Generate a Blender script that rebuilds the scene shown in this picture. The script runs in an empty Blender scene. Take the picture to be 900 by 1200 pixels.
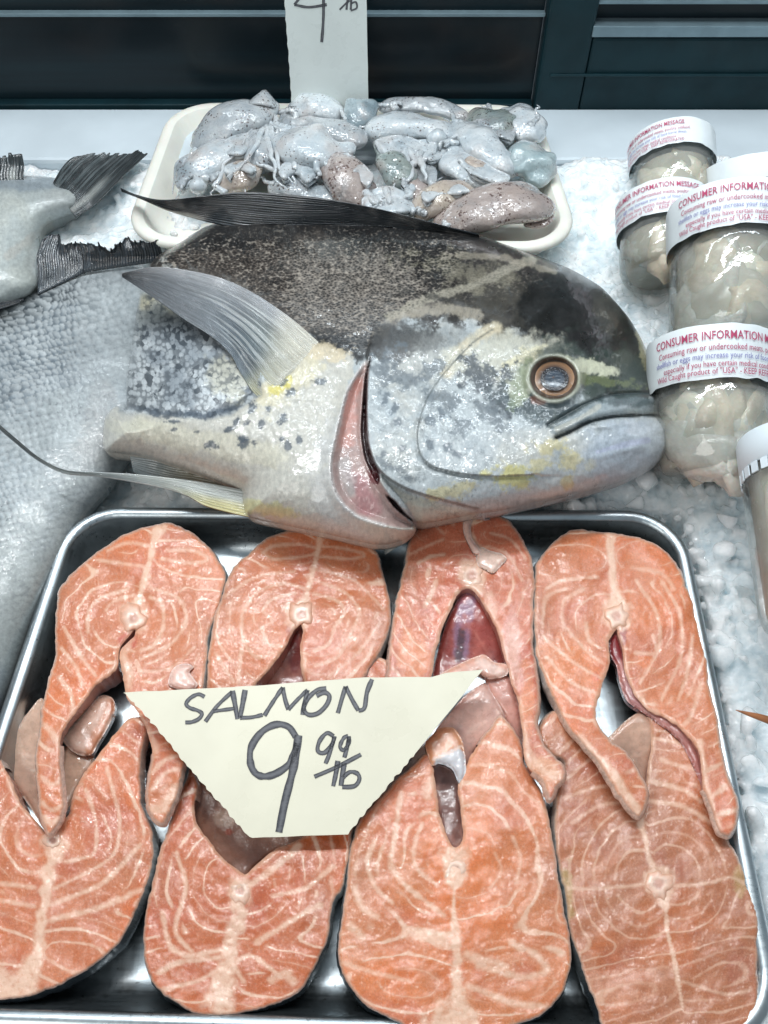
import bpy, math, random
import numpy as np
from mathutils import Vector as V, Matrix
from mathutils.geometry import delaunay_2d_cdt

random.seed(7)
RNG = np.random.default_rng(11)
sc = bpy.context.scene
COL = sc.collection

# ------------------------------------------------------------------ camera, world, lamps, exposure
FPX, PITCH, CAMZ = 950.0, math.radians(54.9), 0.47          # focal length in px of a 900x1200 picture
cam_d = bpy.data.cameras.new("camera")
cam = bpy.data.objects.new("camera", cam_d)
COL.objects.link(cam)
cam.location = (0, 0, CAMZ)
cam.rotation_euler = (math.pi / 2 - PITCH, 0, 0)
cam_d.sensor_fit = 'VERTICAL'
cam_d.sensor_height = 36.0
cam_d.lens = FPX / 1200.0 * 36.0
cam_d.clip_start, cam_d.clip_end = 0.01, 50
sc.camera = cam

world = bpy.data.worlds.new("World")
sc.world = world
world.use_nodes = True
world.node_tree.nodes["Background"].inputs[0].default_value = (0.62, 0.76, 0.86, 1)
world.node_tree.nodes["Background"].inputs[1].default_value = 0.40


def area(name, loc, target, sx, sy, watts, col):
    d = bpy.data.lights.new(name, 'AREA')
    d.shape, d.size, d.size_y, d.energy, d.color = 'RECTANGLE', sx, sy, watts, col
    o = bpy.data.objects.new(name, d)
    o.location = loc
    o.rotation_euler = (V(target) - V(loc)).to_track_quat('-Z', 'Y').to_euler()
    COL.objects.link(o)
    return o


area("ceiling_lamp", (-0.20, 0.95, 1.80), (0, .40, 0), 0.9, 0.10, 12, (0.97, 0.99, 1.0))
area("case_tube", (0.05, 0.79, 0.58), (0, .36, 0), 1.0, 0.02, 2.0, (0.84, 0.94, 1.0))
area("upper_tube", (0.0, 0.56, 1.05), (0, .25, 0), 1.2, 0.03, 6.0, (0.92, 0.97, 1.0))
area("front_fill", (-1.1, -0.9, 1.5), (0, .3, 0), 1.0, 1.0, 13, (1.0, 0.97, 0.92))  # soft fill added from behind the camera, stands for no particular window
sc.view_settings.view_transform = 'Standard'
sc.view_settings.look = 'None'
sc.view_settings.exposure = 0.0
sc.view_settings.gamma = 1.0
sc.view_settings.use_curve_mapping = False
sc.render.engine = 'CYCLES'
sc.cycles.max_bounces = 8
sc.cycles.transparent_max_bounces = 12
sc.cycles.transmission_bounces = 5
sc.cycles.caustics_reflective = sc.cycles.caustics_refractive = False
sc.cycles.use_denoising = True

# ------------------------------------------------------------------ geometry of the view: a pixel of the photograph on a level
CP, SP = math.cos(PITCH), math.sin(PITCH)


def at(px, py, z):
    """world points at height z seen at photo pixels (arrays allowed) -> (n,3)"""
    px, py, z = np.broadcast_arrays(np.asarray(px, float), np.asarray(py, float), np.asarray(z, float))
    r, u = (px - 450) / FPX, (600 - py) / FPX
    dy, dz = CP + u * SP, -SP + u * CP
    t = (z - CAMZ) / dz
    return np.stack([r * t, dy * t, z], -1)


def at1(px, py, z):
    return V(at(px, py, z).tolist())


def at_y(px, py, y):
    r, u = (px - 450) / FPX, (600 - py) / FPX
    t = y / (CP + u * SP)
    return V((r * t, y, CAMZ + t * (-SP + u * CP)))


def mpp(py, z):
    """metres per photo pixel at that row and level"""
    u = (600 - py) / FPX
    return (z - CAMZ) / (-SP + u * CP) / FPX


# ------------------------------------------------------------------ numpy helpers
def s2l(c):
    c = np.asarray(c, float) / 255.0
    return np.where(c <= 0.04045, c / 12.92, ((c + 0.055) / 1.055) ** 2.4)


def sstep(a, b, x):
    t = np.clip((x - a) / (b - a), 0, 1)
    return t * t * (3 - 2 * t)


_TAB = RNG.random((64, 128, 128))


def vnoise(x, y, seed=0):
    T = _TAB[seed % 64]
    xi, yi = np.floor(x).astype(int), np.floor(y).astype(int)
    fx, fy = x - xi, y - yi
    fx, fy = fx * fx * (3 - 2 * fx), fy * fy * (3 - 2 * fy)
    g = lambda i, j: T[(xi + i) % 128, (yi + j) % 128]
    return (g(0, 0) * (1 - fx) + g(1, 0) * fx) * (1 - fy) + (g(0, 1) * (1 - fx) + g(1, 1) * fx) * fy


def fbm(x, y, scale, octv=4, seed=0, gain=0.5):
    """0..1, scale = size of the largest lumps"""
    a, s, t = 1.0, 0.0, 0.0
    for k in range(octv):
        f = 2.0 ** k / scale
        s = s + a * vnoise(x * f + 17.3 * k, y * f + 5.1 * k, seed + k)
        t += a
        a *= gain
    return s / t


def catmull(pts, closed=True, step=2.0, tension=0.5):
    P = np.asarray(pts, float)
    n = len(P)
    out = []
    for i in range(n if closed else n - 1):
        p0, p1, p2, p3 = (P[(i + k) % n] if closed else P[min(max(i + k, 0), n - 1)] for k in (-1, 0, 1, 2))
        m = max(2, int(np.linalg.norm(p2 - p1) / step) + 1)
        t = np.linspace(0, 1, m, endpoint=False)[:, None]
        m1, m2 = (p2 - p0) * tension * .8, (p3 - p1) * tension * .8
        out.append((2 * t ** 3 - 3 * t ** 2 + 1) * p1 + (t ** 3 - 2 * t ** 2 + t) * m1 + (-2 * t ** 3 + 3 * t ** 2) * p2 + (t ** 3 - t ** 2) * m2)
    if not closed:
        out.append(P[-1:])
    Q = np.concatenate(out)
    # even resampling
    R = np.concatenate([Q, Q[:1]]) if closed else Q
    L = np.concatenate([[0], np.cumsum(np.linalg.norm(np.diff(R[:, :2], axis=0), axis=1))])
    m = max(4, int(L[-1] / step))
    s = np.linspace(0, L[-1], m, endpoint=not closed)
    return np.stack([np.interp(s, L, R[:, k]) for k in range(R.shape[1])], -1)


def dist_poly(X, Y, pts, closed=False):
    """distance to a polyline"""
    P = np.asarray(pts, float)[:, :2]
    if closed:
        P = np.concatenate([P, P[:1]])
    best = np.full(X.shape, 1e18)
    for (ax, ay), (bx, by) in zip(P[:-1], P[1:]):
        dx, dy = bx - ax, by - ay
        q = dx * dx + dy * dy + 1e-12
        t = np.clip(((X - ax) * dx + (Y - ay) * dy) / q, 0, 1)
        best = np.minimum(best, (X - ax - t * dx) ** 2 + (Y - ay - t * dy) ** 2)
    return np.sqrt(best)


def inside(X, Y, pts):
    P = np.asarray(pts, float)[:, :2]
    c = np.zeros(X.shape, bool)
    for (ax, ay), (bx, by) in zip(P, np.roll(P, -1, 0)):
        if ay == by:
            continue
        c ^= ((ay > Y) != (by > Y)) & (X < (bx - ax) * (Y - ay) / (by - ay) + ax)
    return c


def sdist(X, Y, pts):
    """signed distance to a polygon, positive inside"""
    return np.where(inside(X, Y, pts), 1, -1) * dist_poly(X, Y, pts, True)


def triangulate(outline, step):
    """outline (N,2) evenly sampled -> points (first N are the outline, in order), triangles, distance to outline"""
    N = len(outline)
    lo, hi = outline.min(0), outline.max(0)
    xs = np.arange(lo[0], hi[0], step)
    ys = np.arange(lo[1], hi[1], step * .866)
    X, Y = np.meshgrid(xs, ys)
    X = X + (np.arange(len(ys)) % 2)[:, None] * step * .5
    X, Y = X.ravel(), Y.ravel()
    X = X + RNG.uniform(-.12, .12, X.shape) * step
    Y = Y + RNG.uniform(-.12, .12, Y.shape) * step
    m = inside(X, Y, outline)
    X, Y = X[m], Y[m]
    d = dist_poly(X, Y, outline, True)
    m = d > step * .55
    X, Y, d = X[m], Y[m], d[m]
    pts = np.concatenate([outline, np.stack([X, Y], -1)])
    r = delaunay_2d_cdt([V(p) for p in pts.tolist()], [(i, (i + 1) % N) for i in range(N)], [], 1, 1e-7)
    P = np.array([tuple(v) for v in r[0]])
    T = np.array([f for f in r[2] if len(f) == 3])
    a, b, c = P[T[:, 0]], P[T[:, 1]], P[T[:, 2]]
    flip = ((b - a)[:, 0] * (c - a)[:, 1] - (b - a)[:, 1] * (c - a)[:, 0]) > 0     # y runs down in the photo
    T[flip] = T[flip][:, ::-1]
    D = np.concatenate([np.zeros(N), d])
    if len(P) != len(D):
        D = dist_poly(P[:, 0], P[:, 1], outline, True)
    return P, T, D


def new_mesh(name, verts, faces, mat=None, parent=None, smooth=True, attrs=None):
    me = bpy.data.meshes.new(name)
    verts = np.asarray(verts, float)
    if isinstance(faces, np.ndarray):
        k = faces.shape[1]
        me.vertices.add(len(verts))
        me.vertices.foreach_set("co", verts.ravel())
        me.loops.add(faces.size)
        me.loops.foreach_set("vertex_index", faces.ravel().astype(np.int32))
        me.polygons.add(len(faces))
        me.polygons.foreach_set("loop_start", np.arange(0, faces.size, k, dtype=np.int32))
        me.update(calc_edges=True)
        me.validate()
    else:
        me.from_pydata([tuple(v) for v in verts.tolist()], [], faces)
        me.update()
    if smooth:
        me.polygons.foreach_set("use_smooth", np.ones(len(me.polygons), bool))
    for k, a in (attrs or {}).items():
        a = np.asarray(a, float)
        if a.ndim == 1:
            t = me.attributes.new(k, 'FLOAT', 'POINT')
            t.data.foreach_set("value", a.astype(np.float32))
        elif a.shape[1] == 3:
            t = me.attributes.new(k, 'FLOAT_VECTOR', 'POINT')
            t.data.foreach_set("vector", a.astype(np.float32).ravel())
    o = bpy.data.objects.new(name, me)
    COL.objects.link(o)
    if mat:
        me.materials.append(mat)
    if parent is not None:
        o.parent = parent
        o.matrix_parent_inverse = parent.matrix_world.inverted() if parent.type != 'EMPTY' else Matrix.Translation(-parent.location) if parent.rotation_euler[:] == (0, 0, 0) else parent.matrix_basis.inverted()
    return o


def tag(o, label=None, cat=None, group=None, kind=None):
    for k, v in (("label", label), ("category", cat), ("group", group), ("kind", kind)):
        if v:
            o[k] = v
    return o


def thing(name, loc, label, cat, group=None):
    o = bpy.data.objects.new(name, None)
    o.empty_display_size = 0.02
    o.location = loc
    COL.objects.link(o)
    return tag(o, label, cat, group)


# ------------------------------------------------------------------ material helpers
class M:
    def __init__(s, name):
        s.m = bpy.data.materials.new(name)
        s.m.use_nodes = True
        s.nt = s.m.node_tree
        s.b = s.nt.nodes["Principled BSDF"]
        s.out = s.nt.nodes["Material Output"]

    def n(s, t, ins=None, **props):
        x = s.nt.nodes.new(t)
        for k, v in props.items():
            setattr(x, k, v)
        for k, v in (ins or {}).items():
            s.put(x.inputs[k], v)
        return x

    def put(s, sock, v):
        if isinstance(v, bpy.types.NodeSocket):
            s.nt.links.new(v, sock)
        else:
            if hasattr(sock.default_value, '__len__') and not isinstance(v, (int, float)) and len(sock.default_value) == 4 and len(v) == 3:
                v = (*v, 1)
            sock.default_value = v

    def set(s, **kw):
        names = dict(col='Base Color', rough='Roughness', metal='Metallic', spec='Specular IOR Level', ior='IOR', sss='Subsurface Weight',
                     sssr='Subsurface Radius', ssss='Subsurface Scale', trans='Transmission Weight', coat='Coat Weight', coatr='Coat Roughness',
                     normal='Normal', alpha='Alpha', emit='Emission Color', emits='Emission Strength', sheen='Sheen Weight', aniso='Anisotropic', coatn='Coat Normal')
        for k, v in kw.items():
            s.put(s.b.inputs[names[k]], v)
        return s.m

    def attr(s, name, kind='Fac'):
        return s.n('ShaderNodeAttribute', attribute_name=name).outputs[{'Fac': 'Fac', 'Col': 'Color', 'Vec': 'Vector'}[kind]]

    def math(s, op, a, b=0.0, c=0.0, clamp=False):
        x = s.n('ShaderNodeMath', {0: a, 1: b, 2: c}, operation=op, use_clamp=clamp)
        return x.outputs[0]

    def mix(s, f, a, b, blend='MIX'):
        x = s.n('ShaderNodeMix', data_type='RGBA', blend_type=blend, clamp_factor=True)
        s.put(x.inputs[0], f)
        s.put(x.inputs[6], a)
        s.put(x.inputs[7], b)
        return x.outputs[2]

    def ramp(s, x, a, b, c=0.0, d=1.0, smooth=True):
        return s.n('ShaderNodeMapRange', {'Value': x, 'From Min': a, 'From Max': b, 'To Min': c, 'To Max': d},
                   interpolation_type='SMOOTHSTEP' if smooth else 'LINEAR').outputs[0]

    def obj(s):
        return s.n('ShaderNodeTexCoord').outputs['Object']

    def vec(s, v, scale=(1, 1, 1), rot=(0, 0, 0)):
        return s.n('ShaderNodeMapping', {'Vector': v, 'Scale': scale, 'Rotation': rot}).outputs[0]

    def noise(s, v, scale, detail=4.0, rough=0.55, dist=0.0):
        return s.n('ShaderNodeTexNoise', {'Vector': v, 'Scale': scale, 'Detail': detail, 'Roughness': rough, 'Distortion': dist}).outputs['Fac']

    def voro(s, v, scale, feature='F1', out='Distance', rnd=1.0):
        return s.n('ShaderNodeTexVoronoi', {'Vector': v, 'Scale': scale, 'Randomness': rnd}, feature=feature).outputs[out]

    def bump(s, h, strength=0.3, dist=0.001, normal=None):
        ins = {'Height': h, 'Strength': strength, 'Distance': dist}
        if normal is not None:
            ins['Normal'] = normal
        return s.n('ShaderNodeBump', ins).outputs[0]


def L(r, g, b):
    return tuple(s2l((r, g, b)).tolist())


def simple(name, rgb, rough=.5, vary=.12, nscale=60, bump=.1, bd=.0005, **kw):
    m = M(name)
    o = m.obj()
    n = m.noise(o, nscale, 5)
    c = m.mix(m.ramp(n, .3, .7), tuple(x * (1 - vary) for x in L(*rgb)), tuple(min(1, x * (1 + vary)) for x in L(*rgb)))
    return m.set(col=c, rough=m.ramp(m.noise(o, nscale * 3), .3, .7, max(.02, rough - .08), rough + .08), normal=m.bump(m.noise(o, nscale * 6), bump, bd), **kw)


# flesh of the salmon: bands come from the attribute "phase", pigment from "pig"
def flesh_material():
    m = M("salmon_flesh")
    u = m.attr('uvp', 'Vec')
    ph, fat, lw, pig = m.attr('phase'), m.attr('fat'), m.attr('lw'), m.attr('pig', 'Col')
    w1 = m.noise(u, 22, 4, .6)
    p2 = m.math('ADD', ph, m.math('MULTIPLY', m.math('SUBTRACT', m.noise(u, 60, 4, .6), .5), .34))
    tri = m.math('ABSOLUTE', m.math('SUBTRACT', m.math('FRACT', p2), .5))
    wid = m.ramp(w1, .3, .72, .06, .17)
    own = m.n('ShaderNodeTexWhiteNoise', {'W': m.math('FLOOR', p2)}, noise_dimensions='1D').outputs['Value']
    wid = m.math('MULTIPLY', wid, m.ramp(own, 0, 1, .55, 1.5))
    line = m.math('MULTIPLY', m.ramp(m.math('DIVIDE', tri, wid), 0.25, 1.0, 1.0, 0.0), m.math('MULTIPLY', lw, m.ramp(m.math('FRACT', m.math('MULTIPLY', own, 7.13)), 0, .6, .45, 1.0)))
    line = m.math('MULTIPLY', line, m.ramp(m.noise(u, 75, 6, .72), .32, .52, .3, 1))
    halo = m.math('MULTIPLY', m.ramp(tri, .0, .30, .26, 0.0), lw)
    fl = m.math('MAXIMUM', line, m.math('MULTIPLY', fat, m.ramp(m.noise(u, 150, 4, .65), .25, .55, .5, 1.0)), clamp=True)
    grain = m.noise(u, 420, 5, .7)
    fine = m.noise(m.vec(u, (1, .5, 1), (0, 0, .5)), 230, 5, .7)
    blot = m.noise(u, 26, 4, .6)
    base = m.mix(m.ramp(grain, .3, .7), m.mix(1.0, pig, (.84, .79, .76, 1), 'MULTIPLY'), m.mix(1.0, pig, (1.10, 1.12, 1.14, 1), 'MULTIPLY'))
    base = m.mix(m.ramp(blot, .35, .7, 0, .55), base, m.mix(1.0, base, (.84, .68, .60, 1), 'MULTIPLY'))
    base = m.mix(m.ramp(fine, .52, .70, 0, .42), base, L(226, 178, 152))
    base = m.mix(m.ramp(m.noise(u, 14, 3), .42, .66, 0, .5), base, m.mix(1.0, base, (1.06, .94, .78, 1), 'MULTIPLY'))
    base = m.mix(halo, base, L(222, 166, 138))
    col = m.mix(m.math('MULTIPLY', fl, .86), base, L(234, 196, 170))
    h = m.math('ADD', m.math('MULTIPLY', grain, .6), m.math('ADD', m.math('MULTIPLY', fl, .10), m.math('ADD', m.math('MULTIPLY', fine, .8), m.math('MULTIPLY', m.noise(u, 900, 3, .6), .25))))
    nb = m.bump(h, .6, .00035)
    return m.set(col=col, rough=m.ramp(m.noise(u, 90, 3), .3, .7, .24, .48), spec=.5, sss=.12, sssr=(1, .5, .35), ssss=.003, normal=nb,
                 coat=m.ramp(m.noise(u, 34, 3), .35, .65, .35, 1.0), coatr=.06, coatn=m.bump(m.math('ADD', m.noise(u, 150, 2, .6), m.math('MULTIPLY', m.noise(u, 55, 2), .8)), 1.0, .0009))


def pigment_material(name, rough=.35, grain=.15, gscale=300, bump=.3, bd=.0006, coat=.3, sss=.1, **kw):
    m = M(name)
    u = m.attr('uvp', 'Vec')
    pig = m.attr('pig', 'Col')
    g = m.noise(u, gscale, 5, .65)
    c = m.mix(m.ramp(g, .25, .75), m.mix(1.0, pig, (1 - grain,) * 3, 'MULTIPLY'), m.mix(1.0, pig, (1 + grain,) * 3, 'MULTIPLY'))
    return m.set(col=c, rough=m.ramp(m.noise(u, 60, 3), .3, .7, rough - .1, rough + .1), normal=m.bump(g, bump, bd * .5), coat=coat, coatr=.06, coatn=m.bump(m.noise(u, 90, 2, .6), 1.0, .0010), sss=sss, sssr=(1, .5, .35), ssss=.004, **kw)


def bigfish_material():
    m = M("fish_skin")
    u = m.attr('uvp', 'Vec')
    pig, scl, cell, smut = m.attr('pig', 'Col'), m.attr('scl'), m.attr('cell'), m.attr('smut')
    uu = m.vec(u, (1, 1.7, 1), (0, 0, .12))
    gv = m.voro(uu, 300)
    gn = m.noise(uu, 90, 6, .7)
    dark = m.ramp(m.math('ADD', gv, m.math('MULTIPLY', m.math('SUBTRACT', gn, .5), 1.5)), .22, .62)
    c = m.mix(m.math('MULTIPLY', m.math('SUBTRACT', 1.0, dark), m.math('MULTIPLY', scl, .85)), pig, L(22, 20, 21))
    c = m.mix(m.math('MULTIPLY', m.ramp(m.math('ADD', gv, m.math('SUBTRACT', gn, .5)), .62, .95), m.math('MULTIPLY', scl, .6)), c, L(176, 166, 154))
    vr = m.n('ShaderNodeTexVoronoi', {'Vector': u, 'Scale': 185.0, 'Randomness': .85})
    cn = m.noise(u, 60, 5, .7)
    cd = m.math('ADD', vr.outputs['Distance'], m.math('MULTIPLY', m.math('SUBTRACT', cn, .5), 1.5))
    cm = m.math('MAXIMUM', m.ramp(cd, .42, .78, 0, .62), m.ramp(m.math('ADD', m.n('ShaderNodeSeparateColor', {0: vr.outputs['Color']}).outputs[0], m.math('MULTIPLY', m.math('SUBTRACT', m.noise(u, 32, 4, .65), .5), 2.4)), .80, .98, 0, .85))
    c = m.mix(m.math('MULTIPLY', cm, cell), c, L(56, 64, 72))
    g = m.noise(m.vec(u, (1, .6, 1)), 200, 7, .74)
    c = m.mix(m.ramp(g, .25, .75), m.mix(1.0, c, (.74, .75, .76), 'MULTIPLY'), m.mix(1.0, c, (1.16, 1.16, 1.15), 'MULTIPLY'))
    fl = m.math('MULTIPLY', m.ramp(m.noise(m.vec(u, (1, .7, 1), (0, 0, .4)), 95, 8, .76), .53, .62), m.math('MULTIPLY', smut, m.ramp(m.noise(u, 20, 3), .4, .62)))
    c = m.mix(m.math('MULTIPLY', fl, .8), c, L(78, 84, 88))
    # fine creases
    wv = m.n('ShaderNodeVectorMath', {0: u, 1: m.n('ShaderNodeVectorMath', {0: m.n('ShaderNodeTexNoise', {'Vector': u, 'Scale': 50.0, 'Detail': 3.0}).outputs['Color'], 1: (.03, .03, 0)}, operation='MULTIPLY').outputs[0]}, operation='ADD').outputs[0]
    cr = m.voro(m.vec(wv, (1, 2.0, 1), (0, 0, -.5)), 62, 'DISTANCE_TO_EDGE')
    crm = m.math('MULTIPLY', m.ramp(cr, .0, .07, 1, 0), m.math('MULTIPLY', smut, m.ramp(m.noise(u, 28, 3), .45, .6)))
    c = m.mix(m.math('MULTIPLY', crm, .45), c, L(110, 114, 112))
    h = m.math('ADD', m.math('MULTIPLY', gv, m.math('MULTIPLY', scl, .7)), m.math('ADD', m.math('MULTIPLY', g, .45), m.math('SUBTRACT', m.math('MULTIPLY', m.math('MINIMUM', m.math('SUBTRACT', .8, vr.outputs['Distance']), .6), cell), m.math('MULTIPLY', crm, .6))))
    return m.set(col=c, rough=m.ramp(m.noise(u, 40, 4), .3, .7, .26, .46), normal=m.bump(h, .5, .0005), coat=m.ramp(m.noise(u, 18, 3), .35, .65, .3, .75), coatr=.05,
                 coatn=m.bump(m.math('ADD', m.noise(m.vec(u, (1, .7, 1)), 95, 2, .6), m.noise(u, 38, 2)), .9, .0010), sss=.05, sssr=(1, .7, .6), ssss=.004)


def squid_material(name, base, dots, amount, grey):
    m = M(name)
    o = m.obj()
    n = m.noise(o, 70, 5, .6)
    w = m.n('ShaderNodeVectorMath', {0: o, 1: m.n('ShaderNodeTexNoise', {'Vector': o, 'Scale': 150.0}).outputs['Color']}, operation='ADD')
    m.put(w.inputs[1], m.n('ShaderNodeVectorMath', {0: m.n('ShaderNodeTexNoise', {'Vector': o, 'Scale': 150.0}).outputs['Color'], 1: (.004, .004, .004)}, operation='MULTIPLY').outputs[0])
    v = m.voro(w.outputs[0], 300, 'F1', 'Distance')
    v2 = m.voro(o, 700, 'F1', 'Distance')
    big = m.noise(o, 55, 4, .6)
    size = m.ramp(big, .36, .66, .02, amount)
    c = m.mix(m.ramp(n, .3, .7), L(*base), L(*grey))
    c = m.mix(m.ramp(m.noise(o, 30, 4, .6), .5, .72, 0, .6), c, L(196, 184, 178))
    c = m.mix(m.ramp(m.noise(o, 24, 4, .6), .55, .75, 0, .7), c, L(142, 154, 160))
    c = m.mix(m.ramp(m.math('SUBTRACT', v, size), -.04, .10, .85, 0), c, L(*dots))
    c = m.mix(m.ramp(m.math('SUBTRACT', v2, m.math('MULTIPLY', size, .8)), -.04, .08, .5, 0), c, L(*dots))
    h = m.math('ADD', m.noise(o, 110, 5, .6), m.noise(o, 300, 3))
    return m.set(col=c, rough=.24, spec=.5, trans=.2, ior=1.36, sss=.6, sssr=(1, .95, .9), ssss=.007, coat=1.0, coatr=.04,
                 normal=m.bump(h, .5, .0022), coatn=m.bump(m.noise(o, 85, 2, .6), 1.0, .003))


FLESH = flesh_material()
LINING = pigment_material("belly_lining", .3, .12, 120, .3, .001, .5, .3)
SKIN = pigment_material("salmon_skin", .3, .3, 260, .5, .0008, .4, .0)
FISH = bigfish_material()
FINM = pigment_material("fin_membrane", .3, .25, 160, .35, .0008, .5, .05)
SILVER = pigment_material("silver_scales", .36, .18, 220, .4, .0008, .3, .0)
WHITE_PLASTIC = simple("white_plastic", (196, 206, 212), .4, .05, 14, .05)
FOAM = simple("foam_tray", (226, 224, 214), .5, .05, 30, .25, .0006, sss=.15, ssss=.004)


# ------------------------------------------------------------------ solids from outlines
def loop_normals(W):
    """outward normals in plan of a closed loop of world points"""
    t = np.roll(W, -1, 0)[:, :2] - np.roll(W, 1, 0)[:, :2]
    for _ in range(4):
        t = (np.roll(t, 1, 0) + t * 2 + np.roll(t, -1, 0)) / 4
    n = np.stack([t[:, 1], -t[:, 0]], -1)
    n /= np.linalg.norm(n, axis=1, keepdims=True) + 1e-12
    a = np.sum(W[:, 0] * np.roll(W[:, 1], -1) - np.roll(W[:, 0], -1) * W[:, 1])
    return n if a > 0 else -n


def wall(name, W, rows, mat, parent, flags=None, attrs_fn=None):
    """skirt below a closed loop W: rows of (outset, drop); flags keeps only those segments"""
    nrm = loop_normals(W)
    N = len(W)
    rings = [W]
    for o, dz in rows:
        R = W.copy()
        R[:, :2] += nrm * o
        R[:, 2] -= dz
        rings.append(R)
    A = np.concatenate(rings)
    F = []
    for k in range(len(rows)):
        for i in range(N):
            j = (i + 1) % N
            if flags is None or (flags[i] and flags[j]):
                F.append((k * N + i, (k + 1) * N + i, (k + 1) * N + j, k * N + j))
    if not F:
        return None
    F = np.array(F)
    used, inv = np.unique(F, return_inverse=True)
    at_ = attrs_fn(used % N, used // N, A[used]) if attrs_fn else {}
    return new_mesh(name, A[used], inv.reshape(F.shape), mat, parent, True, at_)


# ------------------------------------------------------------------ painting of pigments (vertex colours)
class Paint:
    def __init__(s, X, Y, base):
        s.X, s.Y = X, Y
        s.c = np.tile(s2l(base), (len(X), 1))

    def mask(s, m, col, a=1.0):
        m = np.clip(m * a, 0, 1)[:, None]
        s.c = s.c * (1 - m) + s2l(col) * m

    def nz(s, scale, amp, seed):
        return (fbm(s.X, s.Y, scale * 1.5, 6, seed, .74) - .5) * 4.2 * amp if amp else 0

    def ell(s, x, y, rx, ry, col, a=1.0, ang=0, soft=.4, noise=.3, ns=20, seed=1):
        c, q = math.cos(math.radians(ang)), math.sin(math.radians(ang))
        dx, dy = s.X - x, s.Y - y
        r = np.sqrt(((dx * c + dy * q) / rx) ** 2 + ((-dx * q + dy * c) / ry) ** 2) + s.nz(ns, noise, seed)
        soft *= .5
        s.mask(sstep(1 + soft, 1 - soft, r), col, a)

    def line(s, pts, w, col, a=1.0, noise=.3, ns=14, seed=2, soft=.5):
        r = dist_poly(s.X, s.Y, pts) / (w / 2) + s.nz(ns, noise, seed)
        soft *= .7
        s.mask(sstep(1 + soft, 1 - soft, r), col, a)

    def poly(s, pts, col, a=1.0, soft=4, noise=3, ns=16, seed=3):
        d = sdist(s.X, s.Y, catmull(pts, True, 6)) + s.nz(ns, noise, seed)
        soft *= .5
        s.mask(sstep(-soft, soft, d), col, a)

    def mottle(s, scale, lo, hi, col, a=1.0, seed=5, where=None):
        m = sstep(lo, hi, fbm(s.X, s.Y, scale, 5, seed, .6))
        s.mask(m if where is None else m * where, col, a)


def uvp(P):
    return np.stack([P[:, 0] * .001, P[:, 1] * .001, np.zeros(len(P))], -1)


def grid_faces(nu, nv, wrap_u=False):
    F = []
    for j in range(nv - 1):
        for i in range(nu if wrap_u else nu - 1):
            k = (i + 1) % nu
            F.append((j * nu + i, j * nu + k, (j + 1) * nu + k, (j + 1) * nu + i))
    return np.array(F)


def tube(path, radii, nring=12, flat=1.0, cap=True, up=V((0, 0, 1))):
    """verts and quads of a smooth tapered tube through world points"""
    path = [V(p) for p in path]
    n = len(path)
    verts, faces = [], []
    for i, p in enumerate(path):
        t = (path[min(i + 1, n - 1)] - path[max(i - 1, 0)]).normalized()
        s = t.cross(up)
        s = s.normalized() if s.length > 1e-4 else V((1, 0, 0))
        w = s.cross(t).normalized()
        for k in range(nring):
            a = 2 * math.pi * k / nring
            verts.append(p + s * (math.cos(a) * radii[i]) + w * (math.sin(a) * radii[i] * flat))
    for i in range(n - 1):
        for k in range(nring):
            q = (k + 1) % nring
            faces.append((i * nring + k, i * nring + q, (i + 1) * nring + q, (i + 1) * nring + k))
    if cap:
        verts.append(path[0]); verts.append(path[-1])
        a, b = len(verts) - 2, len(verts) - 1
        for k in range(nring):
            q = (k + 1) % nring
            faces.append((a, q, k))
            faces.append((b, (n - 1) * nring + k, (n - 1) * nring + q))
    return verts, faces


def spath(pts, n):
    """smooth resampled open path through points of any dimension (last value may be a radius)"""
    P = np.asarray(pts, float)
    if len(P) == 2:
        t = np.linspace(0, 1, n)[:, None]
        return P[0] * (1 - t) + P[1] * t
    out = []
    for s in np.linspace(0, len(P) - 1 - 1e-9, n):
        i = int(s); t = s - i
        p0, p1, p2, p3 = P[max(i - 1, 0)], P[i], P[i + 1], P[min(i + 2, len(P) - 1)]
        m1, m2 = (p2 - p0) * .5, (p3 - p1) * .5
        out.append((2 * t ** 3 - 3 * t ** 2 + 1) * p1 + (t ** 3 - 2 * t ** 2 + t) * m1 + (-2 * t ** 3 + 3 * t ** 2) * p2 + (t ** 3 - t ** 2) * m2)
    return np.array(out)


def merge(parts):
    Vv, F = [], []
    for v, f in parts:
        o = len(Vv)
        Vv += list(v)
        F += [tuple(i + o for i in q) for q in f]
    return np.array([tuple(v) for v in Vv]), F


def box(x0, x1, y0, y1, z0, z1, bev=0.0):
    v = [(x, y, z) for z in (z0, z1) for y in (y0, y1) for x in (x0, x1)]
    f = [(0, 2, 3, 1), (4, 5, 7, 6), (0, 1, 5, 4), (2, 6, 7, 3), (0, 4, 6, 2), (1, 3, 7, 5)]
    return v, f


def box_obj(name, dims, mat, parent=None, bev=.001):
    v, f = box(*dims)
    o = new_mesh(name, v, f, mat, parent, False)
    if bev:
        b = o.modifiers.new("bevel", 'BEVEL')
        b.width, b.segments = bev, 2
    return o


# ------------------------------------------------------------------ THE CASE: bed, ledge, back doors
CASE = simple("case_liner", (200, 206, 208), .5, .06, 12)
bed = box_obj("case_bed", (-1.0, 1.0, -.35, .735, -.10, -.05), CASE, None, 0)
tag(bed, kind='structure')
ledge = box_obj("back_ledge", (-1.0, 1.0, .737, .832, -.10, .020), WHITE_PLASTIC, None, .004)
tag(ledge, kind='structure')


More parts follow.
